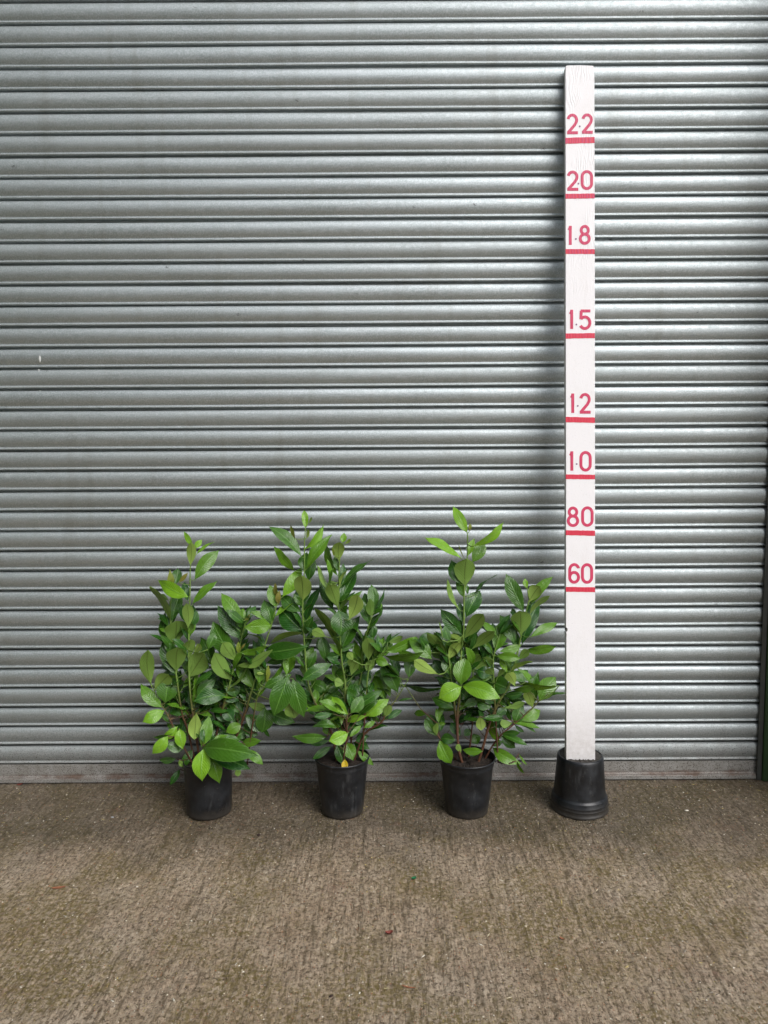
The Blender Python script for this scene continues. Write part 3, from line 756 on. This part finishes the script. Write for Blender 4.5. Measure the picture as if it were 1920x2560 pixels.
leaves1 = [
 ('A',560,225,490,110,42,'Y'),('A',540,400,540,195,78,'V'),('A',575,245,632,178,48,'Y'),('A',590,300,725,195,32,'Y'),('A',575,520,765,290,115,'t'),
 ('A',520,665,283,532,112,'Y',-0.03),('A',558,730,742,545,62,'t'),('A',515,700,490,550,70,'T'),('A',518,935,505,725,92,'U',-0.02),('A',530,930,592,800,85,'T'),('A',532,1000,572,860,55,'t'),
 ('A',370,880,213,580,36,'U'),('A',380,870,445,640,105,'G'),('A',350,640,366,450,40,'B'),('A',410,560,425,430,80,'T'),('A',440,540,508,465,36,'B'),('A',350,690,275,650,50,'U'),
 ('A',380,1110,322,820,75,'T'),('A',398,1080,415,875,188,'U'),('A',422,1312,432,1100,155,'U'),('A',520,1368,655,1150,165,'U'),('A',535,1200,535,1035,105,'U',0.0),('A',560,1160,625,1070,55,'V'),
 ('A',410,1340,318,1060,140,'G'),('A',200,1425,175,1128,112,'U'),('A',192,1320,113,1225,70,'T'),('A',225,1470,350,1335,125,'U'),('A',300,1622,128,1435,95,'t'),('A',320,1580,340,1400,150,'T'),
 ('A',560,1600,600,1350,26,'t'),('A',575,1610,555,1380,26,'t'),
 ('A',990,862,825,655,105,'t'),('A',965,1030,793,768,135,'G'),('A',930,1205,752,912,155,'G'),('A',938,1215,820,1058,112,'U'),('A',1008,880,1048,818,22,'B'),('A',965,1160,955,1060,38,'B'),('A',975,1120,1012,1072,16,'B'),
 ('A',900,1390,745,1150,125,'U'),('A',860,1525,728,1180,80,'T'),('A',730,1260,640,1040,110,'T'),('A',690,1120,750,988,75,'G'),('A',850,1520,600,1560,120,'T'),('A',590,1530,745,1390,95,'T'),('A',800,1450,640,1330,110,'T'),
 ('A',870,1465,1085,1205,62,'U'),('A',940,1260,1245,1138,66,'U'),('A',1092,1462,943,1268,98,'t'),('A',1075,1465,1185,1462,10,'t'),
 ('A',1245,905,1180,715,112,'G'),('A',1272,752,1228,580,98,'t'),('A',1305,690,1272,560,26,'B'),('A',1300,730,1310,620,45,'B'),('A',1335,665,1485,428,105,'Y'),('A',1270,835,1465,662,46,'Y'),('A',1245,912,1028,928,118,'t'),
 ('A',1212,1085,998,1145,36,'t'),('A',1215,1082,1485,962,62,'U'),('A',1135,1415,1150,1195,100,'t'),('A',1180,1330,1112,1322,24,'V'),('A',1200,1405,1212,1265,26,'B'),('A',1235,1375,1338,1260,32,'t'),('A',1170,1452,1385,1345,105,'T'),
 ('A',1100,1560,1195,1445,32,'t'),('A',1378,1345,1425,1108,115,'t'),('A',1370,1345,1358,1190,42,'t'),('A',1385,1345,1268,1658,172,'G',-0.06),('A',1425,1370,1512,1668,145,'G',-0.06),('A',1400,1560,1435,1705,130,'U'),
 ('A',1170,1150,1510,1095,140,'T'),('A',1190,1235,1405,1140,66,'T'),
 ('B',318,262,148,352,100,'Y'),('B',1190,265,1415,355,115,'T'),('B',1030,205,1185,245,66,'U'),('B',1180,235,1160,435,135,'T',0.0),('B',1010,300,1150,430,110,'T'),('B',980,385,860,445,92,'t'),('B',1160,400,1215,485,30,'T'),
 ('B',975,560,1128,530,72,'t'),('B',1000,600,1150,716,74,'t'),('B',830,255,900,345,100,'T'),('B',760,250,860,345,90,'T'),('B',635,580,695,335,95,'t',-0.07),('B',592,285,575,497,112,'V',-0.06),('B',445,420,470,577,88,'Y'),
 ('B',430,398,315,495,66,'Y'),('B',345,485,222,622,95,'Y'),('B',490,590,340,560,85,'T'),('B',655,592,642,842,142,'Y',-0.09),('B',640,585,1058,650,165,'G',-0.09),('B',680,600,1008,742,130,'T',-0.07),('B',700,620,778,862,115,'t',-0.07),
 ('B',960,760,950,828,52,'U'),('B',620,790,500,740,60,'T'),('B',420,680,285,690,50,'T'),('B',450,770,370,892,52,'T'),('B',440,690,475,745,40,'U'),('B',560,600,480,745,66,'T'),('B',480,440,250,495,40,'T'),
 ('B',900,420,700,480,110,'T'),('B',760,420,640,300,110,'T'),('B',880,350,760,250,120,'T'),('B',960,180,800,100,130,'T'),('B',640,200,500,90,120,'T'),('B',700,150,600,40,110,'T'),('B',500,300,350,230,90,'T'),('B',1000,420,1110,470,70,'T'),('B',900,500,1040,420,80,'T'),
 ('B',430,320,330,130,110,'T'),('B',760,560,860,470,90,'T'),('B',540,470,420,400,70,'T'),('B',1000,100,1100,10,90,'T'),('B',930,150,880,10,110,'T')]
stems2 = [dict(r=0.0046, p=[('D', 800, 1220, 0.0), ('D', 760, 960, 0.0), ('D', 690, 800, 0.0), ('D', 590, 630, 0.0), ('D', 510, 400, 0.0), ('C', 482, 1480, 0.0), ('C', 462, 1150, 0.0), ('C', 462, 980, 0.0), ('C', 478, 700, 0.0), ('C', 478, 450, 0.0), ('C', 490, 270, 0.0)]),
          dict(r=0.0048, p=[('D', 880, 1220, 0.0), ('D', 895, 900, -0.01), ('D', 880, 650, 0.0), ('D', 880, 420, 0.0), ('D', 850, 230, 0.0), ('C', 828, 1350, 0.0), ('C', 815, 1000, 0.0), ('C', 822, 640, 0.0), ('C', 850, 430, 0.0)]),
          dict(r=0.0036, p=[('D', 960, 1220, 0.01), ('D', 1070, 930, 0.0), ('D', 1230, 820, -0.01), ('D', 1300, 700, -0.01), ('D', 1400, 560, 0.0), ('D', 1505, 385, 0.0)]),
          dict(r=0.0034, p=[('D', 930, 1220, 0.05), ('D', 960, 700, 0.05), ('D', 1040, 340, 0.03), ('C', 1050, 1500, 0.02), ('C', 1105, 1270, 0.0), ('C', 1160, 1110, 0.0)]),
          dict(r=0.0028, p=[('D', 850, 1220, -0.04), ('D', 890, 1010, -0.07), ('D', 900, 850, -0.08), ('D', 900, 740, -0.08)]),
          dict(r=0.0028, p=[('D', 1040, 340, 0.0), ('D', 1110, 310, -0.02), ('C', 1210, 1560, -0.02), ('C', 1300, 1480, -0.03)])]
leaves2 = [
 ('C',490,282,475,115,68,'Y'),('C',515,235,552,170,24,'V'),('C',500,385,518,292,36,'V'),('C',478,485,657,270,54,'Y'),('C',452,562,165,282,118,'G'),('C',385,382,342,262,36,'B'),('C',385,702,193,488,68,'t'),('C',495,682,712,374,100,'t'),
 ('C',470,700,500,530,120,'T'),('C',520,800,560,575,110,'G',0.02),('C',462,1000,448,748,178,'V'),('C',490,1197,637,868,84,'T'),('C',442,1105,262,955,120,'T'),('C',460,1295,255,1080,200,'T'),('C',470,1205,605,1300,95,'T'),
 ('C',690,1350,558,1285,95,'U'),('C',640,1335,690,1580,112,'T'),('C',820,602,824,418,122,'V'),('C',850,425,868,333,62,'Y'),('C',880,432,932,388,32,'V'),('C',800,742,690,450,88,'t'),('C',815,705,785,560,55,'G'),
 ('C',770,560,752,478,22,'B'),('C',725,802,708,600,46,'t'),('C',735,832,752,690,28,'G'),('C',825,855,905,680,26,'V'),('C',790,972,590,660,32,'U'),('C',835,830,862,640,70,'T'),('C',850,832,1118,603,84,'T'),('C',830,1042,978,740,135,'T'),
 ('C',800,962,720,800,105,'U'),('C',762,1085,648,795,115,'T'),('C',812,1075,730,830,135,'U'),('C',915,1185,1002,942,145,'V'),('C',880,985,1032,908,44,'t'),('C',815,1085,830,1312,200,'G',-0.03),('C',850,1472,1005,1178,145,'T'),
 ('C',1115,1222,1020,985,95,'G'),('C',800,1455,602,1068,62,'U'),('C',1160,1112,1142,862,104,'G'),('C',1170,1105,1272,908,26,'T'),('C',1120,1245,1248,1063,28,'T'),('C',1150,1375,1160,1235,92,'T'),('C',1110,1585,1095,1360,125,'U'),
 ('C',840,1500,972,1425,56,'G'),('C',960,1585,900,1510,70,'U'),('C',1040,1575,980,1400,60,'t'),('C',1190,1562,1332,1368,95,'t'),('C',1265,1500,1548,1373,84,'t'),('C',1300,1405,1448,1350,64,'U'),('C',1300,1410,1418,1318,14,'T'),
 ('C',1250,1525,1610,1520,75,'t'),('C',600,1350,520,1200,110,'T'),('C',700,1500,620,1380,110,'T'),('C',760,1560,840,1500,90,'T'),
 ('D',1180,190,1295,240,84,'t'),('D',1180,190,1095,295,84,'U'),('D',1402,522,1253,243,145,'G'),('D',1508,378,1505,160,118,'T'),('D',1300,782,1432,700,64,'T'),('D',1275,765,1245,700,22,'T'),('D',1400,605,1532,580,22,'T'),
 ('D',1080,752,1288,598,125,'Y'),('D',935,722,1040,568,108,'G'),('D',960,722,1092,640,64,'t'),('D',912,742,762,578,95,'Y'),('D',880,535,915,478,76,'t'),('D',875,770,723,832,108,'Y'),('D',885,802,1065,758,66,'Y'),('D',915,912,743,990,118,'Y'),
 ('D',742,942,668,858,64,'t'),('D',700,955,398,955,90,'G'),('D',720,990,555,1022,55,'T'),('D',890,1010,950,1168,118,'t'),('D',795,1030,855,1212,105,'T'),('D',960,1012,1102,1070,85,'T'),('D',1000,1092,1147,1222,66,'t'),('D',742,1050,578,1165,66,'T'),
 ('D',895,960,985,830,85,'T'),('D',448,402,722,250,118,'G'),('D',592,625,582,500,74,'t'),('D',620,562,745,430,85,'T'),('D',605,742,515,650,64,'T'),('D',870,432,778,400,84,'U'),('D',960,472,915,380,84,'T'),('D',950,482,1125,400,95,'T'),
 ('D',1048,338,985,28,74,'t'),('D',890,222,1005,190,34,'U'),('D',1200,645,1075,498,85,'T'),('D',1285,605,1200,498,76,'T'),('D',1275,762,1310,640,84,'U'),('D',870,640,700,580,100,'T'),('D',830,760,740,680,120,'T'),('D',700,500,560,420,110,'T'),
 ('D',820,150,700,180,120,'T'),('D',600,220,480,90,110,'T'),('D',640,480,780,350,100,'T'),('D',940,350,1000,220,80,'U'),('D',780,330,900,300,60,'T'),('D',1000,300,930,190,80,'U'),('D',700,640,640,560,70,'T'),('D',1130,720,1230,700,60,'T'),('D',980,1000,1090,960,70,'T'),
 ('D',1180,800,1080,860,50,'t'),('D',900,480,1000,560,70,'T')]
stems3 = [dict(r=0.0052, p=[('F', 590, 1170, -0.01), ('F', 548, 1000, -0.01), ('F', 540, 720, 0.0), ('F', 558, 560, 0.0), ('F', 572, 380, 0.0), ('F', 575, 150, 0.0), ('E', 600, 1230, 0.0), ('E', 605, 850, 0.0), ('E', 632, 560, 0.0), ('E', 638, 310, 0.0)]),
          dict(r=0.0050, p=[('F', 735, 1160, 0.0), ('F', 790, 980, 0.0), ('F', 840, 800, 0.0), ('F', 930, 590, 0.0), ('F', 1030, 420, 0.0), ('F', 1100, 150, 0.0), ('E', 1135, 1310, 0.0), ('E', 1190, 1050, 0.0), ('E', 1217, 940, 0.0)]),
          dict(r=0.0034, p=[('F', 780, 1160, 0.03), ('F', 870, 1000, 0.02), ('F', 960, 890, 0.0), ('F', 1080, 790, 0.0), ('F', 1250, 640, 0.0), ('F', 1310, 575, 0.0), ('F', 1400, 500, 0.0)]),
          dict(r=0.0032, p=[('F', 640, 1160, 0.04), ('F', 690, 700, 0.05), ('F', 690, 380, 0.03), ('E', 670, 1480, 0.02), ('E', 610, 1390, 0.01)]),
          dict(r=0.0028, p=[('F', 560, 1160, 0.02), ('F', 400, 960, 0.0), ('F', 350, 880, 0.0), ('F', 340, 780, 0.0)]),
          dict(r=0.0030, p=[('F', 575, 500, 0.0), ('F', 470, 250, 0.0), ('E', 430, 1460, 0.0), ('E', 300, 1440, -0.01), ('E', 180, 1490, -0.02)]),
          dict(r=0.0030, p=[('F', 930, 590, 0.0), ('F', 880, 300, 0.0), ('E', 890, 1440, 0.0), ('E', 930, 1300, 0.0)])]
leaves3 = [
 ('E',635,312,513,83,98,'Y'),('E',655,295,662,228,32,'B'),('E',585,562,283,362,70,'Y'),('E',605,552,553,418,10,'B'),('E',702,432,958,240,72,'Y'),('E',680,592,770,395,124,'t'),('E',640,525,695,375,66,'Y'),('E',615,818,625,556,186,'U'),
 ('E',565,792,492,588,118,'G'),('E',600,918,535,755,70,'G'),('E',640,892,632,800,36,'G'),('E',700,895,884,718,42,'T'),('E',620,1110,745,880,140,'T'),('E',565,1042,433,758,48,'U'),('E',590,1155,568,980,75,'T'),('E',580,1272,400,1055,125,'G'),
 ('E',470,1330,425,1200,85,'G'),('E',600,1312,782,1078,125,'U'),('E',632,1372,463,1268,90,'V'),('E',458,1505,560,1345,100,'V'),('E',440,1482,262,1258,84,'U'),('E',400,1322,365,1148,16,'U'),('E',170,1322,302,1275,95,'T'),
 ('E',300,1500,105,1335,140,'t',-0.04),('E',185,1492,-10,1428,64,'t'),('E',370,1500,320,1400,80,'T'),('E',682,1402,885,1238,105,'U'),('E',780,1485,870,1258,128,'T'),('E',900,1432,962,1163,125,'t'),('E',1078,1352,955,1108,118,'G'),
 ('E',1168,1062,1018,733,138,'G'),('E',1200,835,1180,748,48,'Y'),('E',1215,965,1310,815,115,'V'),('E',1228,985,1418,743,86,'t'),('E',1215,1092,1398,903,34,'U'),('E',1200,1060,1262,955,85,'T'),('E',1135,1278,1130,1046,190,'U'),
 ('E',1150,1360,1300,1000,130,'T'),('E',1090,1090,1058,1028,40,'T'),('E',1225,1292,1458,1165,76,'t'),('E',1172,1418,1442,1388,86,'t'),('E',1142,1372,963,1420,74,'t'),('E',908,1470,1115,1490,82,'t'),('E',1118,1505,1212,1415,74,'U'),('E',675,1490,598,1380,32,'t'),
 ('F',365,325,138,192,98,'V'),('F',415,335,328,200,108,'T'),('F',45,425,358,462,28,'T'),('F',572,425,620,188,160,'t',-0.03),('F',580,440,390,540,165,'Y',-0.05),('F',585,435,902,537,150,'Y',-0.05),('F',700,282,873,188,96,'U'),('F',690,272,752,138,74,'U'),
 ('F',850,335,738,288,115,'T'),('F',885,335,825,270,84,'U'),('F',915,355,970,270,52,'U'),('F',1085,435,1008,310,95,'V'),('F',1010,310,945,178,56,'Y'),('F',1025,312,1235,198,46,'V'),('F',1000,272,1115,188,95,'T'),('F',1050,475,875,395,160,'T'),
 ('F',1060,468,1265,428,66,'t'),('F',1095,385,1445,442,60,'Y'),('F',1250,645,1185,470,88,'V'),('F',1270,595,1290,328,74,'T'),('F',1230,485,1282,348,95,'G'),('F',1310,572,1455,370,155,'t'),('F',1310,578,1503,445,34,'V'),('F',1400,525,1548,500,26,'T'),
 ('F',1080,792,1150,618,108,'G'),('F',1140,762,1305,668,98,'t'),('F',1070,780,1305,822,34,'t'),('F',980,642,1172,598,54,'U'),('F',1010,565,1152,558,56,'T'),('F',965,522,1145,500,54,'T'),('F',1060,782,945,790,76,'U'),('F',1050,762,1005,650,34,'T'),
 ('F',1080,800,1162,862,34,'T'),('F',1090,790,1262,855,28,'T'),('F',955,892,1112,878,56,'T'),('F',950,902,1072,1005,95,'T'),('F',960,892,1182,980,54,'T'),('F',940,975,812,728,56,'Y'),('F',800,752,905,708,56,'T'),('F',752,718,768,842,88,'V'),
 ('F',520,642,325,555,95,'T'),('F',600,622,725,578,74,'T'),('F',750,682,805,588,66,'T'),('F',365,782,342,655,44,'t'),('F',340,902,245,755,86,'T'),('F',350,905,345,778,56,'U'),('F',365,790,425,790,34,'t'),('F',372,945,470,1142,128,'t'),('F',380,932,505,945,95,'T'),
 ('F',575,1065,528,990,54,'U'),('F',585,1035,760,1045,66,'t'),('F',690,1105,680,1055,60,'T'),('F',570,905,488,788,84,'T'),('F',605,905,660,850,64,'T'),('F',730,985,695,895,95,'T'),('F',870,1012,1112,1152,98,'t'),('F',1100,1140,1160,1245,24,'t'),('F',1120,1070,1192,1172,18,'t'),
 ('F',860,1000,955,955,50,'T'),('F',640,560,560,480,90,'T'),('F',860,640,740,560,120,'T'),('F',800,700,680,660,80,'T'),('F',900,600,820,500,130,'T'),('F',880,820,980,760,80,'T'),('F',820,560,720,480,120,'T'),('F',470,330,420,180,90,'T'),('F',900,720,1000,640,70,'T'),
 ('F',610,160,520,60,90,'T'),('F',760,200,700,90,80,'T'),('F',620,700,700,640,60,'T'),('F',1180,400,1090,300,90,'G'),('F',1140,350,1200,290,60,'T')]

GRP = 'potted laurel shrubs in black pots'
make_plant('potted_laurel', -0.643, -0.243, 0.0885, 0.0800, 0.196, 3, 'leftmost laurel shrub, its big glossy leaves drooping over the rim of its black pot', GRP, stems1, leaves1, (0.24, 0.70, 250, 0.19), plastic_mat('pot_plastic_one', 1.0))
p2 = make_plant('potted_laurel', -0.161, -0.245, 0.0990, 0.0755, 0.205, 5, 'middle laurel shrub of the three, a yellow leaf at its base inside the black pot', GRP, stems2, leaves2, (0.24, 0.76, 240, 0.19), plastic_mat('pot_plastic_two', 2.0))
make_plant('potted_laurel', 0.287, -0.250, 0.1010, 0.0755, 0.203, 9, 'laurel shrub nearest the white post, with bare brown stems rising from its black pot', GRP, stems3, leaves3, (0.26, 0.68, 195, 0.19), plastic_mat('pot_plastic_three', 3.0))
# the yellow leaf in the middle pot
yl = Foliage(); bz = pt('D', 878, 1180, -0.318); tz = pt('D', 888, 1300, -0.338)
yl.leaf(bz, tz, 0.024, Vector((-0.25, -1, 0.3)), (0.5, 1.0, 0), 0.05, 0.5, 0.03, random.Random(2))
yl.build('yellow_leaf', p2, 'yellowed leaf hanging over the soil')

# ------------------------------------------------------------------ litter on the ground
def scrap(name, px, py, L, Wd, ang, mat, label, cat, curl=0.25, seed=1, group=None):
    g = ground_at(px, py); z0 = gz(g.x, g.y)+0.002; rn = random.Random(seed)
    a = Vector((math.cos(ang), math.sin(ang), 0)); s_ = Vector((-a.y, a.x, 0)); V = []; Fc = []
    rows = [(0, .25), (.2, .8), (.45, 1), (.7, .85), (.9, .5), (1, .15)]
    for lay in (0, 1):
        for t, w in rows:
            for u in (-1, -.4, .4, 1):
                p = g + a*((t-.5)*L) + s_*(u*w*Wd/2*rn.uniform(.9, 1.1)); V.append((p.x-g.x, p.y-g.y, z0 + curl*Wd*u*u*0.6 + curl*L*0.3*(2*t-1)**2 + (0.0008 if lay == 0 else 0)))
    for lay in (0, 1):
        for r in range(5):
            for c in range(3):
                k = lay*24+r*4+c; f = (k, k+1, k+5, k+4); Fc.append(f if lay == 0 else f[::-1])
    o = mesh_obj(name, V, Fc, mat, None, True); o.location = (g.x, g.y, 0)
    return tag(o, label, cat, group)
def stone(name, px, py, r, mat, label, cat, sq=0.6, seed=1, group=None):
    g = ground_at(px, py); rn = random.Random(seed); V = []; n = 12; m_ = 7
    for j in range(m_):
        ph = math.pi*j/(m_-1)
        for i in range(n):
            t = 2*math.pi*i/n; q = r*(1+0.22*math.sin(2*t+seed)+rn.uniform(-.1, .1)); V.append((q*math.sin(ph)*math.cos(t), q*0.75*math.sin(ph)*math.sin(t), r*sq*0.75*(1-math.cos(ph))*0.8))
    Fc = [(j*n+i, j*n+(i+1) % n, (j+1)*n+(i+1) % n, (j+1)*n+i) for j in range(m_-1) for i in range(n)]
    Fc = [f[::-1] for f in Fc]
    o = mesh_obj(name, V, Fc, mat, None, True); o.location = (g.x, g.y, gz(g.x, g.y)-0.001)
    return tag(o, label, cat, group)
M_RB = simple('dry_red_leaf', (0.20, 0.045, 0.03), 0.7, 0, 0.5, 200); M_GF = simple('green_leaf_scrap', (0.015, 0.16, 0.06), 0.5); M_ST = simple('straw', (0.42, 0.36, 0.20), 0.7)
M_OR = simple('orange_brown_scrap', (0.30, 0.12, 0.06), 0.8, 0, 0.5, 200); M_WP = simple('pale_pebble', (0.58, 0.54, 0.46), 0.6); M_DK = simple('dark_clod', (0.035, 0.02, 0.015), 0.9, 0, 0.4, 200, 0.002); M_GP = simple('grey_flake', (0.34, 0.36, 0.38), 0.6)
scrap('leaf_scrap', 973, 2336, 0.020, 0.013, 0.2, M_RB, 'small crumpled dark red leaf on the concrete below the middle pot', 'leaf scrap', 0.6, 2)
scrap('leaf_scrap', 1035, 2199, 0.016, 0.012, 0.5, M_GF, 'small bright green leaf fragment on the concrete in front of the pots', 'leaf scrap', 0.3, 3)
scrap('straw', 909, 2196, 0.017, 0.0022, 0.45, M_ST, 'short pale straw left of the green leaf fragment', 'straw', 0.2, 4)
scrap('straw', 966, 2471, 0.013, 0.003, 0.3, M_ST, 'short pale straw near the bottom of the photo', 'straw', 0.2, 5)
scrap('leaf_scrap', 1022, 2468, 0.034, 0.004, -0.25, M_OR, 'long thin orange brown husk near the bottom edge of the photo', 'leaf scrap', 0.2, 6)
scrap('leaf_scrap', 50, 1962, 0.022, 0.010, 0.6, M_RB, 'dark red leaf at the foot of the shutter, far left', 'leaf scrap', 0.3, 7)
scrap('leaf_scrap', 146, 2220, 0.040, 0.012, 0.2, M_OR, 'torn reddish scrap on the concrete at the lower left', 'leaf scrap', 0.1, 8)
scrap('leaf_scrap', 1405, 2350, 0.014, 0.007, -0.6, M_OR, 'small orange brown scrap on the concrete at the lower right', 'leaf scrap', 0.4, 9)
scrap('straw', 243, 2134, 0.014, 0.0022, 0.05, M_ST, 'pale yellow straw on the concrete at the left', 'straw', 0.1, 10)
scrap('straw', 366, 2052, 0.013, 0.0022, 0.2, M_ST, 'pale straw just left of the leftmost pot', 'straw', 0.1, 11)
stone('pebble', 1716.5, 2027.5, 0.0068, M_WP, 'white oval pebble on the concrete right of the upturned pot', 'pebble', 0.6, 1)
stone('pebble', 343, 2218, 0.0034, M_WP, 'tiny white pebble on the concrete at the left', 'pebble', 0.8, 2)
stone('pebble', 281, 2043, 0.0062, M_GP, 'light grey flake left of the leftmost pot', 'pebble', 0.4, 3)
stone('pebble', 1609, 2135, 0.0036, M_WP, 'tiny pale pebble on the concrete below the upturned pot', 'pebble', 0.8, 4)
stone('soil_clod', 647, 2089, 0.0075, M_DK, 'dark brown lump of soil between the left and middle pots', 'soil lump', 0.7, 5)
stone('soil_clod', 828, 2492, 0.0055, M_DK, 'small dark lump at the bottom of the photo', 'soil lump', 0.7, 6)
# loose grit nobody could count
M = Mat('grit_stone'); ga = M.n('ShaderNodeAttribute', attribute_name='tint'); M.l(ga.outputs['Color'], M.b.inputs['Base Color']); M.b.inputs['Roughness'].default_value = 0.7
gv = []; gf = []; gt = []; rn = random.Random(77)
pal = [(0.50, 0.43, 0.30), (0.60, 0.54, 0.42), (0.70, 0.66, 0.56), (0.48, 0.38, 0.15), (0.36, 0.29, 0.12), (0.28, 0.13, 0.07), (0.52, 0.49, 0.42), (0.10, 0.08, 0.06), (0.14, 0.11, 0.08), (0.22, 0.19, 0.15), (0.20, 0.17, 0.06)]
for i in range(7400):
    x = rn.uniform(-1.5, 1.5); y = -1.62*(rn.random()**0.9)-0.01
    if i >= 6200:
        q = rn.choice(((-0.643, -0.243, 0.082), (-0.161, -0.245, 0.078), (0.287, -0.25, 0.078), (0.697, -0.23, 0.106))); a = rn.uniform(0, 6.28); d = q[2]+abs(rn.gauss(0, 0.03)); x = q[0]+d*math.cos(a); y = q[1]+d*math.sin(a)
    if y > -0.022: continue
    z = 0; r = rn.choice((0.0008, 0.0011, 0.0014, 0.0016, 0.0022))*rn.uniform(.7, 1.3); z = gz(x, y)
    el = rn.uniform(1, 1.7) if rn.random() > 0.06 else rn.uniform(3, 6); a = rn.uniform(0, 3.14); ca, sa = math.cos(a), math.sin(a)
    k = len(gv); c = pal[rn.randrange(len(pal))] if i < 6200 else rn.choice(((0.02, 0.013, 0.009), (0.035, 0.025, 0.015), (0.12, 0.09, 0.06)))
    for dx, dy, dz in ((el, 0, 0.2), (0, 0.9, 0.1), (-el, 0, 0.1), (0, -0.9, 0.2), (0.2, 0.1, 0.9), (0, 0, -0.6)):
        dx *= r; dy *= r; gv.append((x+ca*dx-sa*dy, y+sa*dx+ca*dy, z+dz*r)); gt.append((*c, 1))
    gf += [(k, k+1, k+4), (k+1, k+2, k+4), (k+2, k+3, k+4), (k+3, k, k+4), (k+1, k, k+5), (k+2, k+1, k+5), (k+3, k+2, k+5), (k, k+3, k+5)]
g = mesh_obj('grit', gv, gf, M.m, None, False, tint=gt); tag(g, 'loose grit and sand scattered over the brushed concrete', 'grit', kind='stuff')

# ------------------------------------------------------------------ unseen hedges added to darken the shutter and green its reflections
def added_hedge(name, x0, x1, y0, y1, H, label, seed):
    rn = np.random.default_rng(seed); M_ = M_ADDED_HEDGE
    root = empty(name, ((x0+x1)/2, (y0+y1)/2, 0), label, 'added greenery')
    n = 16000; P = np.empty((n, 3)); A = [(x1-x0)*H, (y1-y0)*H, (x1-x0)*(y1-y0)*0.6]; pr_ = np.array([A[0], A[0], A[1], A[1], A[2]]); pr_ /= pr_.sum()
    f = rn.choice(5, n, p=pr_); u, v = rn.random(n), rn.random(n)
    P[:, 0] = np.where(f == 2, x0, np.where(f == 3, x1, x0+(x1-x0)*u)); P[:, 1] = np.where(f == 0, y0, np.where(f == 1, y1, y0+(y1-y0)*np.where(f == 4, v, u))); P[:, 2] = np.where(f == 4, H, 0.05+(H-0.05)*v)
    P += rn.normal(0, 0.09, (n, 3)); d1 = rn.normal(size=(n, 3)); d1 /= np.linalg.norm(d1, axis=1)[:, None]; d2 = np.cross(d1, rn.normal(size=(n, 3))); d2 /= np.linalg.norm(d2, axis=1)[:, None]
    a, b_ = 0.075, 0.04
    V = np.stack([P-d1*a, P+d2*b_, P+d1*a, P-d2*b_], 1).reshape(-1, 3)
    mesh_obj('foliage', V, [(4*i, 4*i+1, 4*i+2, 4*i+3) for i in range(n)], M_, root, False)  # leaves of the added unseen hedge
    b = MB(); b.box(x0+0.12, x1-0.12, y0+0.12, y1-0.12, 0.0, H-0.12, 0.1); b.build('added_hedge_core', M_, root)
M_ADDED_HEDGE = simple('added_hedge_green', (0.028, 0.070, 0.022), 0.6, 0, 0.5, 6)
added_hedge('added greenery', -4.3, -3.15, -9.5, -0.5, 8.0, 'unseen leafy mass added on the left to darken and green the shutter', 5)
added_hedge('added greenery', -5.4, 5.5, -13.4, -12.0, 4.2, 'unseen leafy mass added behind the camera for green reflections in the shutter', 6)
